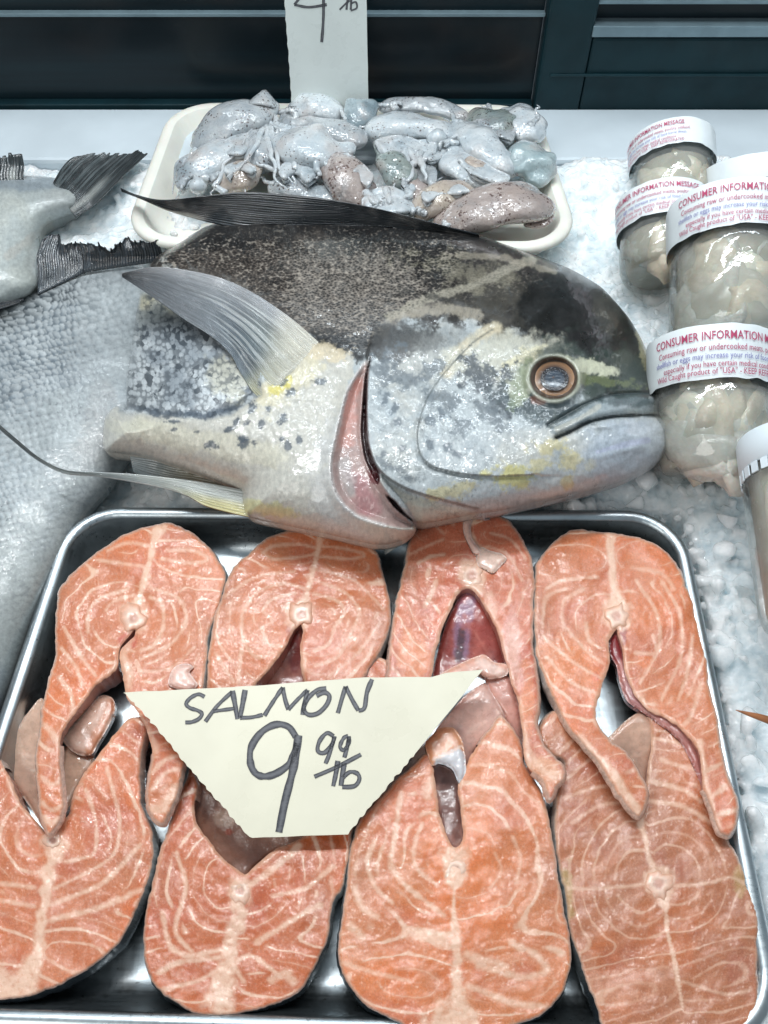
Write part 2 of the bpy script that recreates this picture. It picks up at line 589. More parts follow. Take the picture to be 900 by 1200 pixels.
def dark_glass():
    m = M("dark_glass")
    o = m.obj()
    st = m.noise(m.vec(o, (.6, 1, 16)), 3.0, 3, .5)
    big = m.noise(m.vec(o, (1, 1, 1.5)), 6, 3)
    c = m.mix(m.ramp(st, .35, .75), L(14, 26, 32), L(22, 42, 48))  # soft reflected streaks and lifted haze put into the glass colour
    c = m.mix(m.ramp(big, .5, .75, 0, .5), c, L(48, 38, 34))  # brownish reflection put into the colour as blurred patches
    return m.set(col=c, rough=.3, spec=.2, coat=.08, coatr=.1)


GLASS_D = dark_glass()
FRAME = simple("door_frame_paint", (16, 42, 48), .45, .2, 25, .05, spec=.25)
ALU = simple("brushed_rail", (120, 140, 148), .45, .1, 40, .05, metal=.4)
YD = .836


def zdoor(py):
    return at_y(450, py, YD).z


def xdoor(px, py):
    return at_y(px, py, YD).x


door = thing("sliding_door", (0, YD, .02), "dark glass back door of the case behind the squid tray, with bright metal rails", "glass door")
z0, z1 = .0, .34
xs = xdoor(632, 70)
box_obj("glass_pane", (-1.0, xs, YD + .012, YD + .018, z0, z1), GLASS_D, door, 0)
for py, h, m in ((22, .0030, ALU),):
    z = zdoor(py)
    box_obj("rail", (-1.0, xs, YD + .0035, YD + .0115, z, z + h), m, door, .0004)
box_obj("bottom_track", (-1.0, xs - .0, YD - .001, YD + .0115, z0, zdoor(122)), FRAME, door, .001)
door2 = thing("sliding_door", (xs, YD, .02), "dark teal framed sliding door on the right with pale metal strip under its pane", "glass door")
XR = 1.0
box_obj("stile", (xs + .001, xdoor(690, 60), YD - .006, YD + .02, z0, z1), FRAME, door2, .003)
box_obj("bottom_rail", (xdoor(690, 60) + .0005, XR, YD - .004, YD + .02, z0, zdoor(42)), FRAME, door2, .003)
box_obj("lower_bead", (xdoor(642, 95), XR, YD - .008, YD - .0045, zdoor(86), zdoor(83)), FRAME, door2, .001)
box_obj("metal_strip", (xdoor(692, 40), XR, YD - .007, YD + .016, zdoor(40), zdoor(27)), ALU, door2, .001)
box_obj("glass_pane", (xdoor(690, 10), XR, YD + .008, YD + .014, zdoor(26) + .0005, z1), GLASS_D, door2, 0)
box_obj("upper_rail", (xdoor(692, 0), XR, YD - .002, YD + .0075, zdoor(4), zdoor(4) + .003), ALU, door2, .0005)

# ------------------------------------------------------------------ METAL TRAY
TZ = .012                                     # level of the rim's top
TR_C = [at(p[0], p[1], TZ)[:2] for p in ((84, 597), (795, 601), (922, 1222), (-114, 1194))]   # far left, far right, near right, near left


def tray_ring(off, z, R=.036, seg=9):
    C = np.array(TR_C)
    n = 4
    lines = []
    cen = C.mean(0)
    for i in range(n):
        a, b = C[i], C[(i + 1) % n]
        d = (b - a) / np.linalg.norm(b - a)
        nn = np.array([d[1], -d[0]])
        if np.dot(nn, cen - a) > 0:
            nn = -nn
        lines.append((a + nn * off, d))
    P = []
    r = max(.004, R + off)
    for i in range(n):
        (a, d), (b, e) = lines[i - 1], lines[i]
        t = np.linalg.solve(np.array([d, -e]).T, b - a)[0]
        X = a + d * t
        h = math.acos(np.clip(np.dot(-d, e), -1, 1)) / 2
        k = r / math.tan(h)
        p, q = X - d * k, X + e * k
        cc = X + (e - d) / np.linalg.norm(e - d) * (r / math.sin(h))
        v0, v1 = p - cc, q - cc
        a0, a1 = math.atan2(v0[1], v0[0]), math.atan2(v1[1], v1[0])
        da = (a1 - a0 + math.pi) % (2 * math.pi) - math.pi
        for s in range(seg + 1):
            P.append(cc + r * np.array([math.cos(a0 + da * s / seg), math.sin(a0 + da * s / seg)]))
    P = np.array(P)
    return np.concatenate([P, np.full((len(P), 1), z)], 1)


def ring_dense(off, z, sub=5):
    P = tray_ring(off, z)
    return np.concatenate([P[i] + (np.roll(P, -1, 0)[i] - P[i]) * np.linspace(0, 1, sub, endpoint=False)[:, None] for i in range(len(P))])


def metal():
    m = M("tray_aluminium")
    o = m.obj()
    sc1 = m.noise(m.vec(o, (1, 14, 14), (0, 0, .5)), 30, 5, .65)
    sc2 = m.noise(m.vec(o, (14, 1, 14), (0, 0, .2)), 34, 5, .65)
    s = m.math('ADD', sc1, sc2)
    sm = m.noise(o, 26, 5, .6)
    c = m.mix(m.ramp(sm, .3, .75), L(196, 203, 206), L(160, 170, 175))
    c = m.mix(m.ramp(m.noise(o, 300, 2), .66, .74, 0, .6), c, L(96, 100, 102))
    c = m.mix(m.ramp(m.noise(m.vec(o, (1, 30, 1), (0, 0, .7)), 22, 5, .7), .60, .70, 0, .35), c, L(120, 124, 126))
    c = m.mix(m.ramp(m.noise(o, 9, 5, .7), .52, .70, 0, .4), c, L(150, 136, 126))
    return m.set(col=c, metal=1.0, rough=m.math('ADD', m.ramp(s, .8, 1.25, .26, .36), m.ramp(sm, .3, .7, 0, .08)), normal=m.bump(m.math('ADD', m.math('MULTIPLY', s, .4), m.noise(o, 60, 3)), .10, .0008))


METAL = metal()
tray = thing("metal_tray", (float(np.mean([c[0] for c in TR_C])), float(np.mean([c[1] for c in TR_C])), -.014), "silver metal baking tray with rolled rim holding the salmon steaks", "tray")


def loft(name, rings, mat, parent, fill_first=False):
    N = len(rings[0])
    A = np.concatenate(rings)
    F = [tuple(f) for f in grid_faces(N, len(rings), True).tolist()]
    if fill_first:
        A = np.concatenate([A, rings[0].mean(0, keepdims=True)])
        F += [(len(A) - 1, (i + 1) % N, i) for i in range(N)]
    return new_mesh(name, A, F, mat, parent)


FLOORZ = -.014
pan_prof = [(-.030, FLOORZ), (-.022, FLOORZ + .0003), (-.0165, FLOORZ + .0022), (-.0125, FLOORZ + .0065), (-.0095, FLOORZ + .013), (-.0072, TZ - .006), (-.006, TZ - .003)]
pan = loft("pan", [ring_dense(o, z) for o, z in pan_prof], METAL, tray, True)
prof = [(-.006 + .0047 * (1 - math.cos(a)), TZ - .003 + .0038 * math.sin(a)) for a in np.linspace(0, math.pi * 1.25, 11)]
rim = loft("rolled_rim", [ring_dense(o, z) for o, z in prof], METAL, tray)
outp = [(.0028, TZ - .0055), (-.002, TZ - .012), (-.006, FLOORZ - .002)]
loft("outer_wall", [ring_dense(o, z) for o, z in outp], METAL, tray)

# ------------------------------------------------------------------ SALMON STEAKS
FLESH_RGB = (203, 124, 84)


def flowphase(X, Y, V0, D0, W, sp, seed, dors=.72, cdors=1.0, asp=1.0):
    """nested muscle rings round a focus each side of the backbone, smaller rings near the back"""
    ev = np.array(D0, float) - V0
    H = np.linalg.norm(ev)
    ev /= H
    eu = np.array([-ev[1], ev[0]])
    u = (X - V0[0]) * eu[0] + (Y - V0[1]) * eu[1]
    v = (X - V0[0]) * ev[0] + (Y - V0[1]) * ev[1]
    side = np.where(u > 0, 1, -1)
    n1 = (fbm(X + side * 300, Y, W * .9, 4, seed) - .5) * sp * 2.0
    n2 = (fbm(X, Y + side * 200, W * .35, 3, seed + 9) - .5) * sp * .45
    au = np.abs(u)
    r1 = np.sqrt(((au - .16 * W) / asp) ** 2 + ((v + .05 * W) * np.where(v > 0, 1.0, .90)) ** 2)
    r2 = np.sqrt(((au - .42 * W) * .42) ** 2 + (v - dors * H) ** 2) * 1.25
    k = sp * 1.2
    r2 = r2 + cdors * .12 * W
    h = np.clip(.5 + .5 * (r2 - r1) / k, 0, 1)
    r = r2 * (1 - h) + r1 * h - k * h * (1 - h)
    flowphase.core = sstep(.16 * W, .30 * W, r)
    return (r + n1 + n2) / sp + side * .27 + seed * .37, u, v, H


def steak(outline, V0, D0, W, sp, seed, label, slot, zt=None, spine=None, strokes=(), tone=(0, 0, 0), blobs=(), lwk=1.0, thick=.025,
          vert=11, bone=True, dark_skin=1.0, asp=1.0, smooth_out=.5):
    O = catmull(outline, True, 2.2, smooth_out)
    O = O + (np.stack([fbm(O[:, 0], O[:, 1], 16, 3, seed + 20), fbm(O[:, 0] + 77, O[:, 1], 16, 3, seed + 21)], -1) - .5) * 3.6 + (np.stack([fbm(O[:, 0], O[:, 1], 5, 2, seed + 24), fbm(O[:, 0] + 77, O[:, 1], 5, 2, seed + 25)], -1) - .5) * 1.6
    P, T, D = triangulate(O, 2.3)
    X, Y = P[:, 0], P[:, 1]
    ph, u, v, H = flowphase(X, Y, np.array(V0, float), np.array(D0, float), W, sp * 1.0, seed, asp=asp)
    zt = zt or (lambda x, y: np.full(x.shape, .0125))
    core = flowphase.core
    # relief: bands bulge between the fat lines, edge rolls over, lumps
    f = ph - np.floor(ph)
    bulge = 1 - np.abs(2 * f - 1) ** 3
    z = zt(X, Y) + (.00012 * bulge + .00015 * f * core) * lwk + (fbm(X, Y, 60, 3, seed + 3) - .5) * .0045 + (fbm(X, Y, 14, 3, seed + 4) - .5) * .0012
    z = z - .0016 * (1 - np.sqrt(np.clip(1 - (1 - np.clip(D / 4.0, 0, 1)) ** 2, 0, 1)))
    dslot = dist_poly(X, Y, slot) if len(slot) > 1 else np.full(X.shape, 99.)
    fat = np.zeros(len(P))
    if spine:
        s = catmull(np.array([(a, b, w) for a, b, w in spine], float), False, 2)
        best = np.full(len(P), 1e9)
        for (ax, ay, w) in s[::2]:
            best = np.minimum(best, np.hypot(X - ax, Y - ay) / (w * .5))
        nn = fbm(X, Y, 9, 4, seed + 6)
        fat = np.maximum(fat, sstep(1.45, .55, best + (nn - .5) * 1.5))
    dmin = np.full(len(P), 99.0)
    for st in strokes:
        pts, w, a = st
        d0 = dist_poly(X, Y, catmull(pts, False, 4))
        dmin = np.minimum(dmin, d0 - w * .5)
        d = d0 / (w * .5) + (fbm(X, Y, 8, 3, seed + 7) - .5) * 1.3
        fat = np.maximum(fat, a * sstep(1.7, .3, d))
    if bone:
        dv = np.hypot(X - V0[0], Y - V0[1]) / vert + (fbm(X, Y, 12, 4, seed + 31) - .5) * 1.4
        fat = np.maximum(fat, .9 * sstep(1.55, .95, dv))
    # pale membrane along the cavity and a thin pale line under the skin
    fat = np.maximum(fat, .75 * sstep(6, 1.0, dslot + (fbm(X, Y, 10, 3, seed + 8) - .5) * 9))
    fat = np.maximum(fat, .55 * sstep(3.8, 1.2, D + (fbm(X, Y, 12, 3, seed + 2) - .5) * 3))
    pt = Paint(X, Y, np.clip(np.array(FLESH_RGB) + np.array(tone), 0, 255))
    pt.mottle(90, .45, .7, np.array((224, 124, 70)) + np.array(tone), .6, seed)
    pt.mottle(60, .5, .75, np.array((196, 108, 82)) + np.array(tone), .55, seed + 1)
    # darker, browner muscle just under the skin at mid height
    lat = np.exp(-((np.abs(u) - .9 * W) / (.16 * W)) ** 2 - (v / (.35 * W)) ** 2)
    pt.mask(lat, (176, 120, 92), .55)
    for b in blobs:
        pt.ell(*b[:4], b[4], *b[5:6], noise=.5, ns=14, seed=seed + 5, soft=.5)
    skin = .8 * sstep(2.6, .6, D + (fbm(X, Y, 7, 2, seed + 11) - .5) * 1.4) * (dslot > 7)
    dors = sstep(-.3 * H, .7 * H, v)
    c_skin = s2l((206, 190, 178)) * (1 - dors[:, None]) + s2l((164, 162, 158)) * dors[:, None]
    pt.c = pt.c * (1 - skin[:, None]) + c_skin * skin[:, None]
    fat = fat * (1 - skin)
    lw = lwk * (1 - skin) * core * sstep(2, 11, dmin) * np.clip(.75 + .6 * (fbm(X, Y, 45, 3, seed + 13) - .35), .35, 1)
    W3 = at(X, Y, z)
    cx, cy = O.mean(0)
    c0 = at1(cx, cy, .0)
    root = thing("salmon_steak", (c0.x, c0.y, FLOORZ), label, "salmon steak", "salmon steaks laid out in the metal tray")
    new_mesh("flesh", W3, T, FLESH, root, True, dict(phase=ph, fat=fat, lw=lw, pig=pt.c, uvp=uvp(P)))
    N = len(O)
    B = W3[:N]
    isslot = dslot[:N] < 7
    zb = np.minimum(B[:, 2] - .004, np.maximum(FLOORZ + .001, B[:, 2] - thick * (1 - .55 * sstep(-.5 * W, -1.5 * W, v[:N]))))
    th = B[:, 2] - zb

    def skin_attr(i, k, A):
        vv = sstep(-.2 * H, .75 * H, v[:N][i])[:, None]
        bb = sstep(-.3 * W, -1.1 * W, v[:N][i])[:, None]
        c = (s2l((168, 172, 172)) * (1 - bb) + s2l((208, 178, 162)) * bb) * (1 - vv * dark_skin) + s2l((44, 52, 58)) * vv * dark_skin
        c = c * (.75 + .5 * fbm(O[i, 0] * 1.0, O[i, 1] + k * 9, 9, 3, seed)[:, None])
        return dict(pig=c, uvp=np.stack([O[i, 0] * .001, O[i, 1] * .001, k * .004], -1))

    def lin_attr(i, k, A):
        q = fbm(O[i, 0], O[i, 1] + k * 7, 22, 3, seed)[:, None]
        c = s2l((206, 158, 140)) * q + s2l((168, 112, 102)) * (1 - q)
        return dict(pig=c, uvp=np.stack([O[i, 0] * .001, O[i, 1] * .001, k * .004], -1))

    def dense(flag, name, mat, fn):
        nrm = loop_normals(B)
        rows = [(.0012, .22), (.0006, .5), (-.002, .8), (-.0055, 1.0)] if name == "skin" else [(-.0006, .3), (-.0012, .65), (-.002, 1.0)]
        rings = [B]
        for o, q in rows:
            R = B.copy()
            R[:, :2] += nrm * o
            R[:, 2] = B[:, 2] - th * q
            rings.append(R)
        A = np.concatenate(rings)
        F = [(k * N + i, (k + 1) * N + i, (k + 1) * N + (i + 1) % N, k * N + (i + 1) % N) for k in range(len(rows)) for i in range(N) if flag[i]]
        if not F:
            return
        F = np.array(F)
        used, inv = np.unique(F, return_inverse=True)
        new_mesh(name, A[used], inv.reshape(F.shape), mat, root, True, fn(used % N, used // N, A[used]))
    dense(~isslot, "skin", SKIN, skin_attr)
    dense(isslot, "belly_lining", LINING, lin_attr)
    if bone:                                   # the cut backbone: a low disc with a raised ring and a glassy core
        r = vert
        kx = []
        q = [(0, .0003), (.25, .0001), (.40, .0002), (.52, .0004), (.7, .0003), (.88, .0000), (1.05, -.0006), (1.15, -.0016)]
        zc = float(zt(np.array([float(V0[0])]), np.array([float(V0[1])]))[0]) + .0007
        S = 26
        cols = []
        for rr, dz in q:
            for k in range(S):
                a = 2 * math.pi * k / S
                wob = 1 + .28 * (vnoise(np.array([3 + 2.6 * math.cos(a) + seed]), np.array([3 + 2.2 * math.sin(a)]), seed)[0] - .5) * 2 * rr
                kx.append((V0[0] + r * rr * wob * math.cos(a), V0[1] + r * rr * wob * math.sin(a) * 1.1, zc + dz))
                t = min(1, abs(rr - .3) * 1.4)
                tt = min(1, max(0, (rr - .30) / .2)); cols.append((s2l((206, 158, 140)) * (1 - tt) + s2l((232, 198, 178)) * tt) if rr < .6 else (s2l((232, 198, 178)) * (1 - min(1, (rr - .6) / .5)) + s2l((222, 166, 138)) * min(1, (rr - .6) / .5)))
        kx = np.array(kx)
        new_mesh("backbone", at(kx[:, 0], kx[:, 1], kx[:, 2]), grid_faces(S, len(q), True)[:, ::-1], LINING, root, True,
                 dict(pig=np.array(cols), uvp=uvp(kx)))
    return root


def sheet(name, outline, ztop, base, parent, mat=LINING, seed=3, paint=None, roll=.003, wallrows=((.0002, .003), (-.002, .008)), step=2.6, lump=.003, dmax=8.0):
    """a solid flap or patch with its own pigment"""
    O = catmull(outline, True, 2.5)
    P, T, D = triangulate(O, step)
    X, Y = P[:, 0], P[:, 1]
    z = ztop(X, Y) if callable(ztop) else np.full(len(X), float(ztop))
    z = z + (fbm(X, Y, 35, 4, seed) - .5) * lump - roll * (1 - np.sqrt(np.clip(1 - (1 - np.clip(D / dmax, 0, 1)) ** 2, 0, 1)))
    pt = Paint(X, Y, base)
    pt.mottle(30, .4, .7, np.array(base) * .86, .6, seed)
    if paint:
        paint(pt, X, Y, D)
    W3 = at(X, Y, z)
    N = len(O)
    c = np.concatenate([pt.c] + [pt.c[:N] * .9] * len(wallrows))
    rings = [W3]
    B = W3[:N]
    nrm = loop_normals(B)
    for o, dz in wallrows:
        R = B.copy()
        R[:, :2] += nrm * o
        R[:, 2] -= dz
        rings.append(R)
    A = np.concatenate(rings)
    nT = len(W3)
    F = [tuple(t) for t in T.tolist()]
    prev = 0
    for k in range(len(wallrows)):
        cur = nT + k * N
        for i in range(N):
            j = (i + 1) % N
            F.append((prev + i, cur + i, cur + j, prev + j))
        prev = cur
    U = np.concatenate([uvp(P)] + [uvp(O) + np.array([0, 0, .003 * (k + 1)]) for k in range(len(wallrows))])
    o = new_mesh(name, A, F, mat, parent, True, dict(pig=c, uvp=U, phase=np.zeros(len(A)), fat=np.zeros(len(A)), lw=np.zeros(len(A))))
    return o


def lin(y0, z0_, y1, z1_):
    return lambda x, y: z0_ + (z1_ - z0_) * sstep(y0, y1, y)


# --- near row first (it lies underneath)
b1 = steak([(170, 843), (173, 853), (167, 880), (165, 903), (167, 943), (178, 973), (179, 1007), (167, 1047), (147, 1093), (117, 1127), (73, 1153), (33, 1168),
            (0, 1172), (-45, 1165), (-78, 1120), (-88, 1050), (-70, 950), (-35, 890), (-8, 878), (8, 905), (24, 940), (42, 962), (55, 976), (62, 972), (80, 955), (86, 930), (100, 903), (112, 888), (130, 867), (151, 842)],
           (62, 985), (35, 1165), 110, 19, 3, "nearest left salmon steak, its cavity crossed by the long flap of the steak above",
           [(8, 905), (24, 940), (42, 962), (60, 974), (80, 955), (86, 930), (100, 903), (130, 867), (151, 842)], zt=lin(850, .009, 1000, .0115),
           spine=[(66, 990, 22), (56, 1030, 14), (50, 1070, 12), (43, 1120, 16), (28, 1150, 40), (10, 1162, 46)],
           strokes=[([(75, 1010), (110, 1000), (112, 960), (100, 925)], 4, .8), ([(62, 1042), (130, 1005), (140, 960), (125, 900)], 4, .8), ([(60, 1060), (120, 1035), (164, 990)], 5, .8),
                    ([(60, 1078), (115, 1064), (165, 1043)], 6, .8), ([(0, 1035), (40, 1040)], 5, .7), ([(0, 1055), (40, 1062)], 5, .7)],
           tone=(-2, -4, -4), vert=10)
b2 = steak([(224, 900), (218, 913), (200, 960), (184, 1007), (175, 1053), (168, 1100), (172, 1137), (190, 1163), (227, 1186), (267, 1190), (310, 1181), (350, 1163), (370, 1133), (383, 1100),
            (390, 1060), (400, 1040), (408, 1007), (412, 973), (425, 900), (440, 850), (460, 800), (458, 780), (444, 770), (428, 788), (408, 850), (385, 930), (362, 972), (345, 986), (323, 994), (300, 1014), (287, 1024),
            (270, 1012), (253, 996), (232, 968), (228, 945), (232, 920)],
           (281, 1044), (262, 1188), 105, 17, 5, "salmon steak below the point of the price card, with bright white fat lines",
           [(385, 930), (362, 972), (345, 986), (323, 994), (300, 1014), (285, 1024), (270, 1012), (253, 996), (232, 968), (228, 945)], zt=lin(880, .009, 1010, .0115),
           spine=[(280, 1045, 26), (278, 1075, 18), (272, 1100, 16), (266, 1140, 22), (258, 1180, 34)],
           strokes=[([(207, 1000), (218, 1040), (205, 1090), (225, 1115)], 5, .9), ([(190, 1070), (200, 1110), (225, 1120), (270, 1110)], 6, .9), ([(290, 1040), (330, 1010), (350, 990)], 8, .9),
                    ([(300, 1105), (340, 1080), (375, 1060)], 7, .9), ([(320, 1050), (360, 1040), (390, 1015)], 5, .8), ([(185, 1140), (210, 1128), (258, 1122)], 6, .9), ([(190, 1160), (230, 1150), (258, 1135)], 5, .9),
                    ([(285, 1150), (275, 1130), (295, 1120), (330, 1145)], 5, .9), ([(318, 1148), (335, 1140), (345, 1150)], 9, .8)],
           tone=(-8, -16, -18), vert=12, lwk=1.1)
b3 = steak([(505, 880), (470, 910), (440, 940), (417, 970), (410, 1007), (406, 1040), (397, 1095), (397, 1127), (405, 1150), (428, 1178), (463, 1197), (493, 1209), (567, 1209), (627, 1193), (657, 1168), (668, 1133),
            (667, 1093), (660, 1060), (652, 1013), (645, 967), (639, 940), (627, 915), (613, 890), (608, 865), (587, 838), (573, 856), (557, 877), (547, 893), (537, 917), (540, 950), (543, 980), (535, 993), (527, 986), (517, 960), (513, 933), (508, 900)],
           (533, 1020), (532, 1205), 125, 22, 8, "largest orange salmon steak, near middle, with narrow grey cavity pointing at the price card",
           [(557, 877), (547, 893), (537, 917), (540, 950), (543, 980), (535, 993), (527, 986), (517, 960), (513, 933), (508, 900)], zt=lin(850, .011, 1000, .0145),
           spine=[(533, 1000, 30), (534, 1030, 18), (532, 1045, 5), (532, 1075, 6), (534, 1100, 14), (535, 1115, 12), (535, 1150, 14), (536, 1180, 30), (530, 1205, 60)],
           strokes=[([(495, 965), (487, 985), (485, 1010), (495, 1025), (513, 1037)], 4, .7), ([(470, 930), (462, 985), (458, 1012), (472, 1035), (490, 1050), (520, 1072)], 6, .85),
                    ([(440, 985), (430, 1010), (440, 1040), (460, 1058)], 5, .8), ([(415, 1040), (425, 1065), (442, 1075)], 7, .8), ([(412, 1085), (425, 1100)], 10, .8), ([(547, 1120), (570, 1126), (590, 1132)], 10, .8),
                    ([(560, 1130), (610, 1145), (640, 1138), (630, 1120), (600, 1105)], 8, .8), ([(550, 1155), (600, 1175), (640, 1180)], 7, .8), ([(580, 1000), (588, 1020), (575, 1040)], 3, .5),
                    ([(600, 980), (610, 1005), (605, 1035)], 4, .6), ([(640, 1110), (660, 1118)], 7, .9), ([(400, 1128), (440, 1140), (480, 1150)], 5, .6), ([(515, 905), (505, 920), (500, 930)], 12, .8)],
           tone=(4, 4, 0), vert=13)
b4 = steak([(650, 833), (638, 842), (632, 852), (634, 868), (648, 885), (662, 895), (652, 930), (650, 977), (653, 1013), (662, 1047), (667, 1087), (680, 1127), (687, 1153), (700, 1183), (712, 1208), (790, 1218), (872, 1208), (887, 1177),
            (889, 1105), (887, 1067), (877, 1033), (863, 1000), (847, 975), (833, 950), (818, 900), (800, 868), (775, 845), (757, 836), (762, 850), (763, 867), (758, 900), (756, 930), (752, 955), (742, 958), (728, 925), (700, 880), (672, 848)],
           (772, 1036), (803, 1200), 118, 16, 12, "dull pinkish salmon steak nearest the camera on the right, with diamond backbone",
           [(757, 836), (763, 867), (758, 900), (756, 930), (752, 955)], zt=lin(840, .009, 1000, .012),
           spine=[(750, 960, 8), (757, 985, 5), (760, 1003, 5), (773, 1038, 26), (780, 1060, 10), (782, 1090, 4), (790, 1125, 6), (800, 1180, 4)],
           strokes=[([(662, 1040), (690, 1042), (740, 1038), (755, 1036)], 4, .6), ([(793, 1038), (830, 1035), (855, 1028), (872, 1035)], 4, .7), ([(765, 865), (800, 872), (815, 880)], 4, .7), ([(760, 915), (800, 925), (822, 940)], 5, .75),
                    ([(758, 938), (800, 945), (835, 965)], 5, .75), ([(775, 890), (790, 896), (812, 900)], 5, .7), ([(800, 1150), (850, 1165), (880, 1160)], 4, .6), ([(670, 965), (700, 945), (730, 940)], 4, .6), ([(662, 935), (690, 925), (715, 920)], 4, .6)],
           tone=(-22, -6, 2), blobs=[(664, 1046, 9, 30, (178, 156, 104), .7), (870, 1032, 12, 16, (190, 164, 116), .65), (730, 1155, 45, 25, (208, 150, 122), .6), (760, 1006, 3, 8, (140, 30, 25), .9)], lwk=.6, vert=14)
# linings and cut flaps seen inside the near cavities
sheet("belly_lining", [(-20, 880), (5, 862), (30, 838), (48, 818), (60, 835), (72, 870), (78, 920), (74, 960), (55, 975), (38, 950), (20, 925), (0, 905)], lin(820, .006, 960, -.006), (206, 170, 148), b1, seed=5)
sheet("belly_flap", [(70, 862), (82, 850), (100, 832), (118, 815), (132, 818), (135, 832), (128, 850), (115, 872), (108, 884), (98, 886), (84, 880)], lambda x, y: .003 + .0 * x, (206, 166, 146), b1, seed=6,
      paint=lambda p, X, Y, D: (p.line([(132, 828), (120, 855), (108, 880)], 16, (188, 124, 92), .9), p.line([(133, 836), (112, 882)], 4, (226, 200, 184), .8)))
sheet("belly_lining", [(72, 880), (90, 868), (108, 880), (110, 895), (98, 912), (84, 940), (76, 955), (66, 958), (68, 920)], -.003, (196, 160, 138), b1, seed=15)
sheet("belly_lining", [(230, 905), (250, 925), (280, 945), (310, 960), (350, 975), (372, 965), (355, 992), (320, 1002), (298, 1018), (286, 1032), (270, 1020), (250, 1002), (232, 980), (222, 950)], lin(910, .004, 1015, -.008), (168, 124, 104), b2, seed=7,
      paint=lambda p, X, Y, D: (p.ell(262, 960, 14, 9, (214, 182, 160), .8), p.ell(245, 945, 8, 20, (120, 80, 66), .8, ang=20), p.ell(268, 975, 4, 4, (190, 80, 40), .8)))
sheet("belly_lining", [(508, 860), (525, 838), (545, 815), (568, 800), (578, 812), (590, 835), (592, 850), (575, 862), (556, 882), (545, 905), (540, 940), (546, 985), (534, 998), (520, 985), (508, 935), (500, 890)], lin(810, .012, 930, -.002), (208, 166, 152), b3, seed=8,
      paint=lambda p, X, Y, D: (p.ell(528, 945, 13, 60, (140, 104, 96), .9), p.line([(520, 880), (560, 850), (585, 835)], 5, (222, 186, 172), .6), p.mottle(18, .5, .7, (188, 140, 128), .6, 4)))
sheet("belly_flap", [(498, 872), (508, 860), (517, 853), (532, 853), (541, 866), (545, 885), (546, 905), (538, 918), (530, 902), (515, 895), (506, 897)], .0155, (216, 150, 112), b3, seed=9,
      paint=lambda p, X, Y, D: (p.poly([(510, 890), (530, 880), (541, 878), (546, 905), (538, 920), (515, 905)], (196, 196, 200), .95, 2, 2), p.line([(508, 890), (528, 882), (540, 874)], 3, (232, 205, 190), .8)))
sheet("belly_lining", [(700, 880), (715, 862), (735, 843), (752, 834), (764, 846), (768, 872), (762, 905), (757, 935), (745, 925), (725, 905)], lin(835, .0085, 925, .001), (200, 160, 138), b4, seed=10)

# --- far row, lying over the flaps of the near row
s1 = steak([(195, 613), (213, 617), (233, 630), (253, 650), (265, 672), (258, 703), (248, 733), (243, 767), (239, 803), (228, 850), (216, 895), (206, 935), (194, 965), (183, 962), (172, 944), (174, 910), (178, 878), (170, 850), (152, 822), (146, 805), (143, 787), (140, 765),
            (158, 745), (158, 738), (140, 760), (138, 780), (130, 792), (113, 803), (90, 833), (77, 853), (71, 867), (72, 900), (74, 933), (72, 957), (62, 975), (55, 977), (48, 960), (45, 933), (42, 893), (46, 860), (50, 827), (56, 800), (65, 767), (65, 733), (67, 697), (83, 673), (110, 650), (143, 628), (173, 617)],
           (156, 724), (186, 616), 100, 15.5, 21, "far left salmon steak, whose long flap hangs across the steak below",
           [(183, 880), (170, 850), (152, 822), (146, 805), (140, 765), (158, 741), (138, 780), (113, 803), (90, 833), (72, 867)], zt=lin(790, .0135, 930, .0215),
           spine=[(188, 617, 16), (182, 630, 9), (177, 650, 7), (172, 668, 8), (166, 690, 7), (161, 705, 8), (157, 722, 27), (152, 738, 8)],
           strokes=[([(126, 645), (150, 636), (176, 640)], 4, .7), ([(112, 656), (140, 660), (170, 664)], 4, .7), ([(190, 655), (225, 660), (245, 655), (225, 645), (196, 645)], 4, .7),
                    ([(124, 715), (134, 704), (156, 698)], 4, .7), ([(103, 740), (104, 715), (120, 700), (150, 690)], 4, .75), ([(176, 700), (190, 708), (191, 735), (180, 757), (165, 762)], 4, .75), ([(175, 688), (210, 702), (218, 728), (200, 755), (165, 772)], 4, .75),
                    ([(75, 735), (95, 770), (112, 792)], 4, .8), ([(72, 760), (88, 780), (97, 803)], 4, .8), ([(70, 795), (84, 815), (85, 838)], 5, .8), ([(52, 850), (65, 865), (72, 880)], 7, .8), ([(48, 910), (62, 920), (72, 913)], 6, .8), ([(50, 940), (60, 950), (72, 944)], 5, .8), ([(52, 958), (60, 966), (68, 960)], 6, .9),
                    ([(145, 770), (152, 790), (150, 805)], 9, .8), ([(160, 775), (165, 790)], 4, .7), ([(167, 787), (200, 783), (228, 758)], 3, .6), ([(178, 950), (192, 945), (205, 925)], 12, .8), ([(178, 925), (195, 905), (208, 902)], 5, .8), ([(178, 905), (195, 890), (210, 885)], 5, .8)],
           blobs=[(150, 750, 10, 8, (190, 70, 42), .8)], dark_skin=.4, vert=12.5, thick=.020)
sheet("fat_scrap", [(198, 803), (200, 788), (208, 779), (222, 778), (227, 783), (222, 788), (232, 803), (218, 810)], .0195, (228, 190, 176), s1, seed=11, step=2)
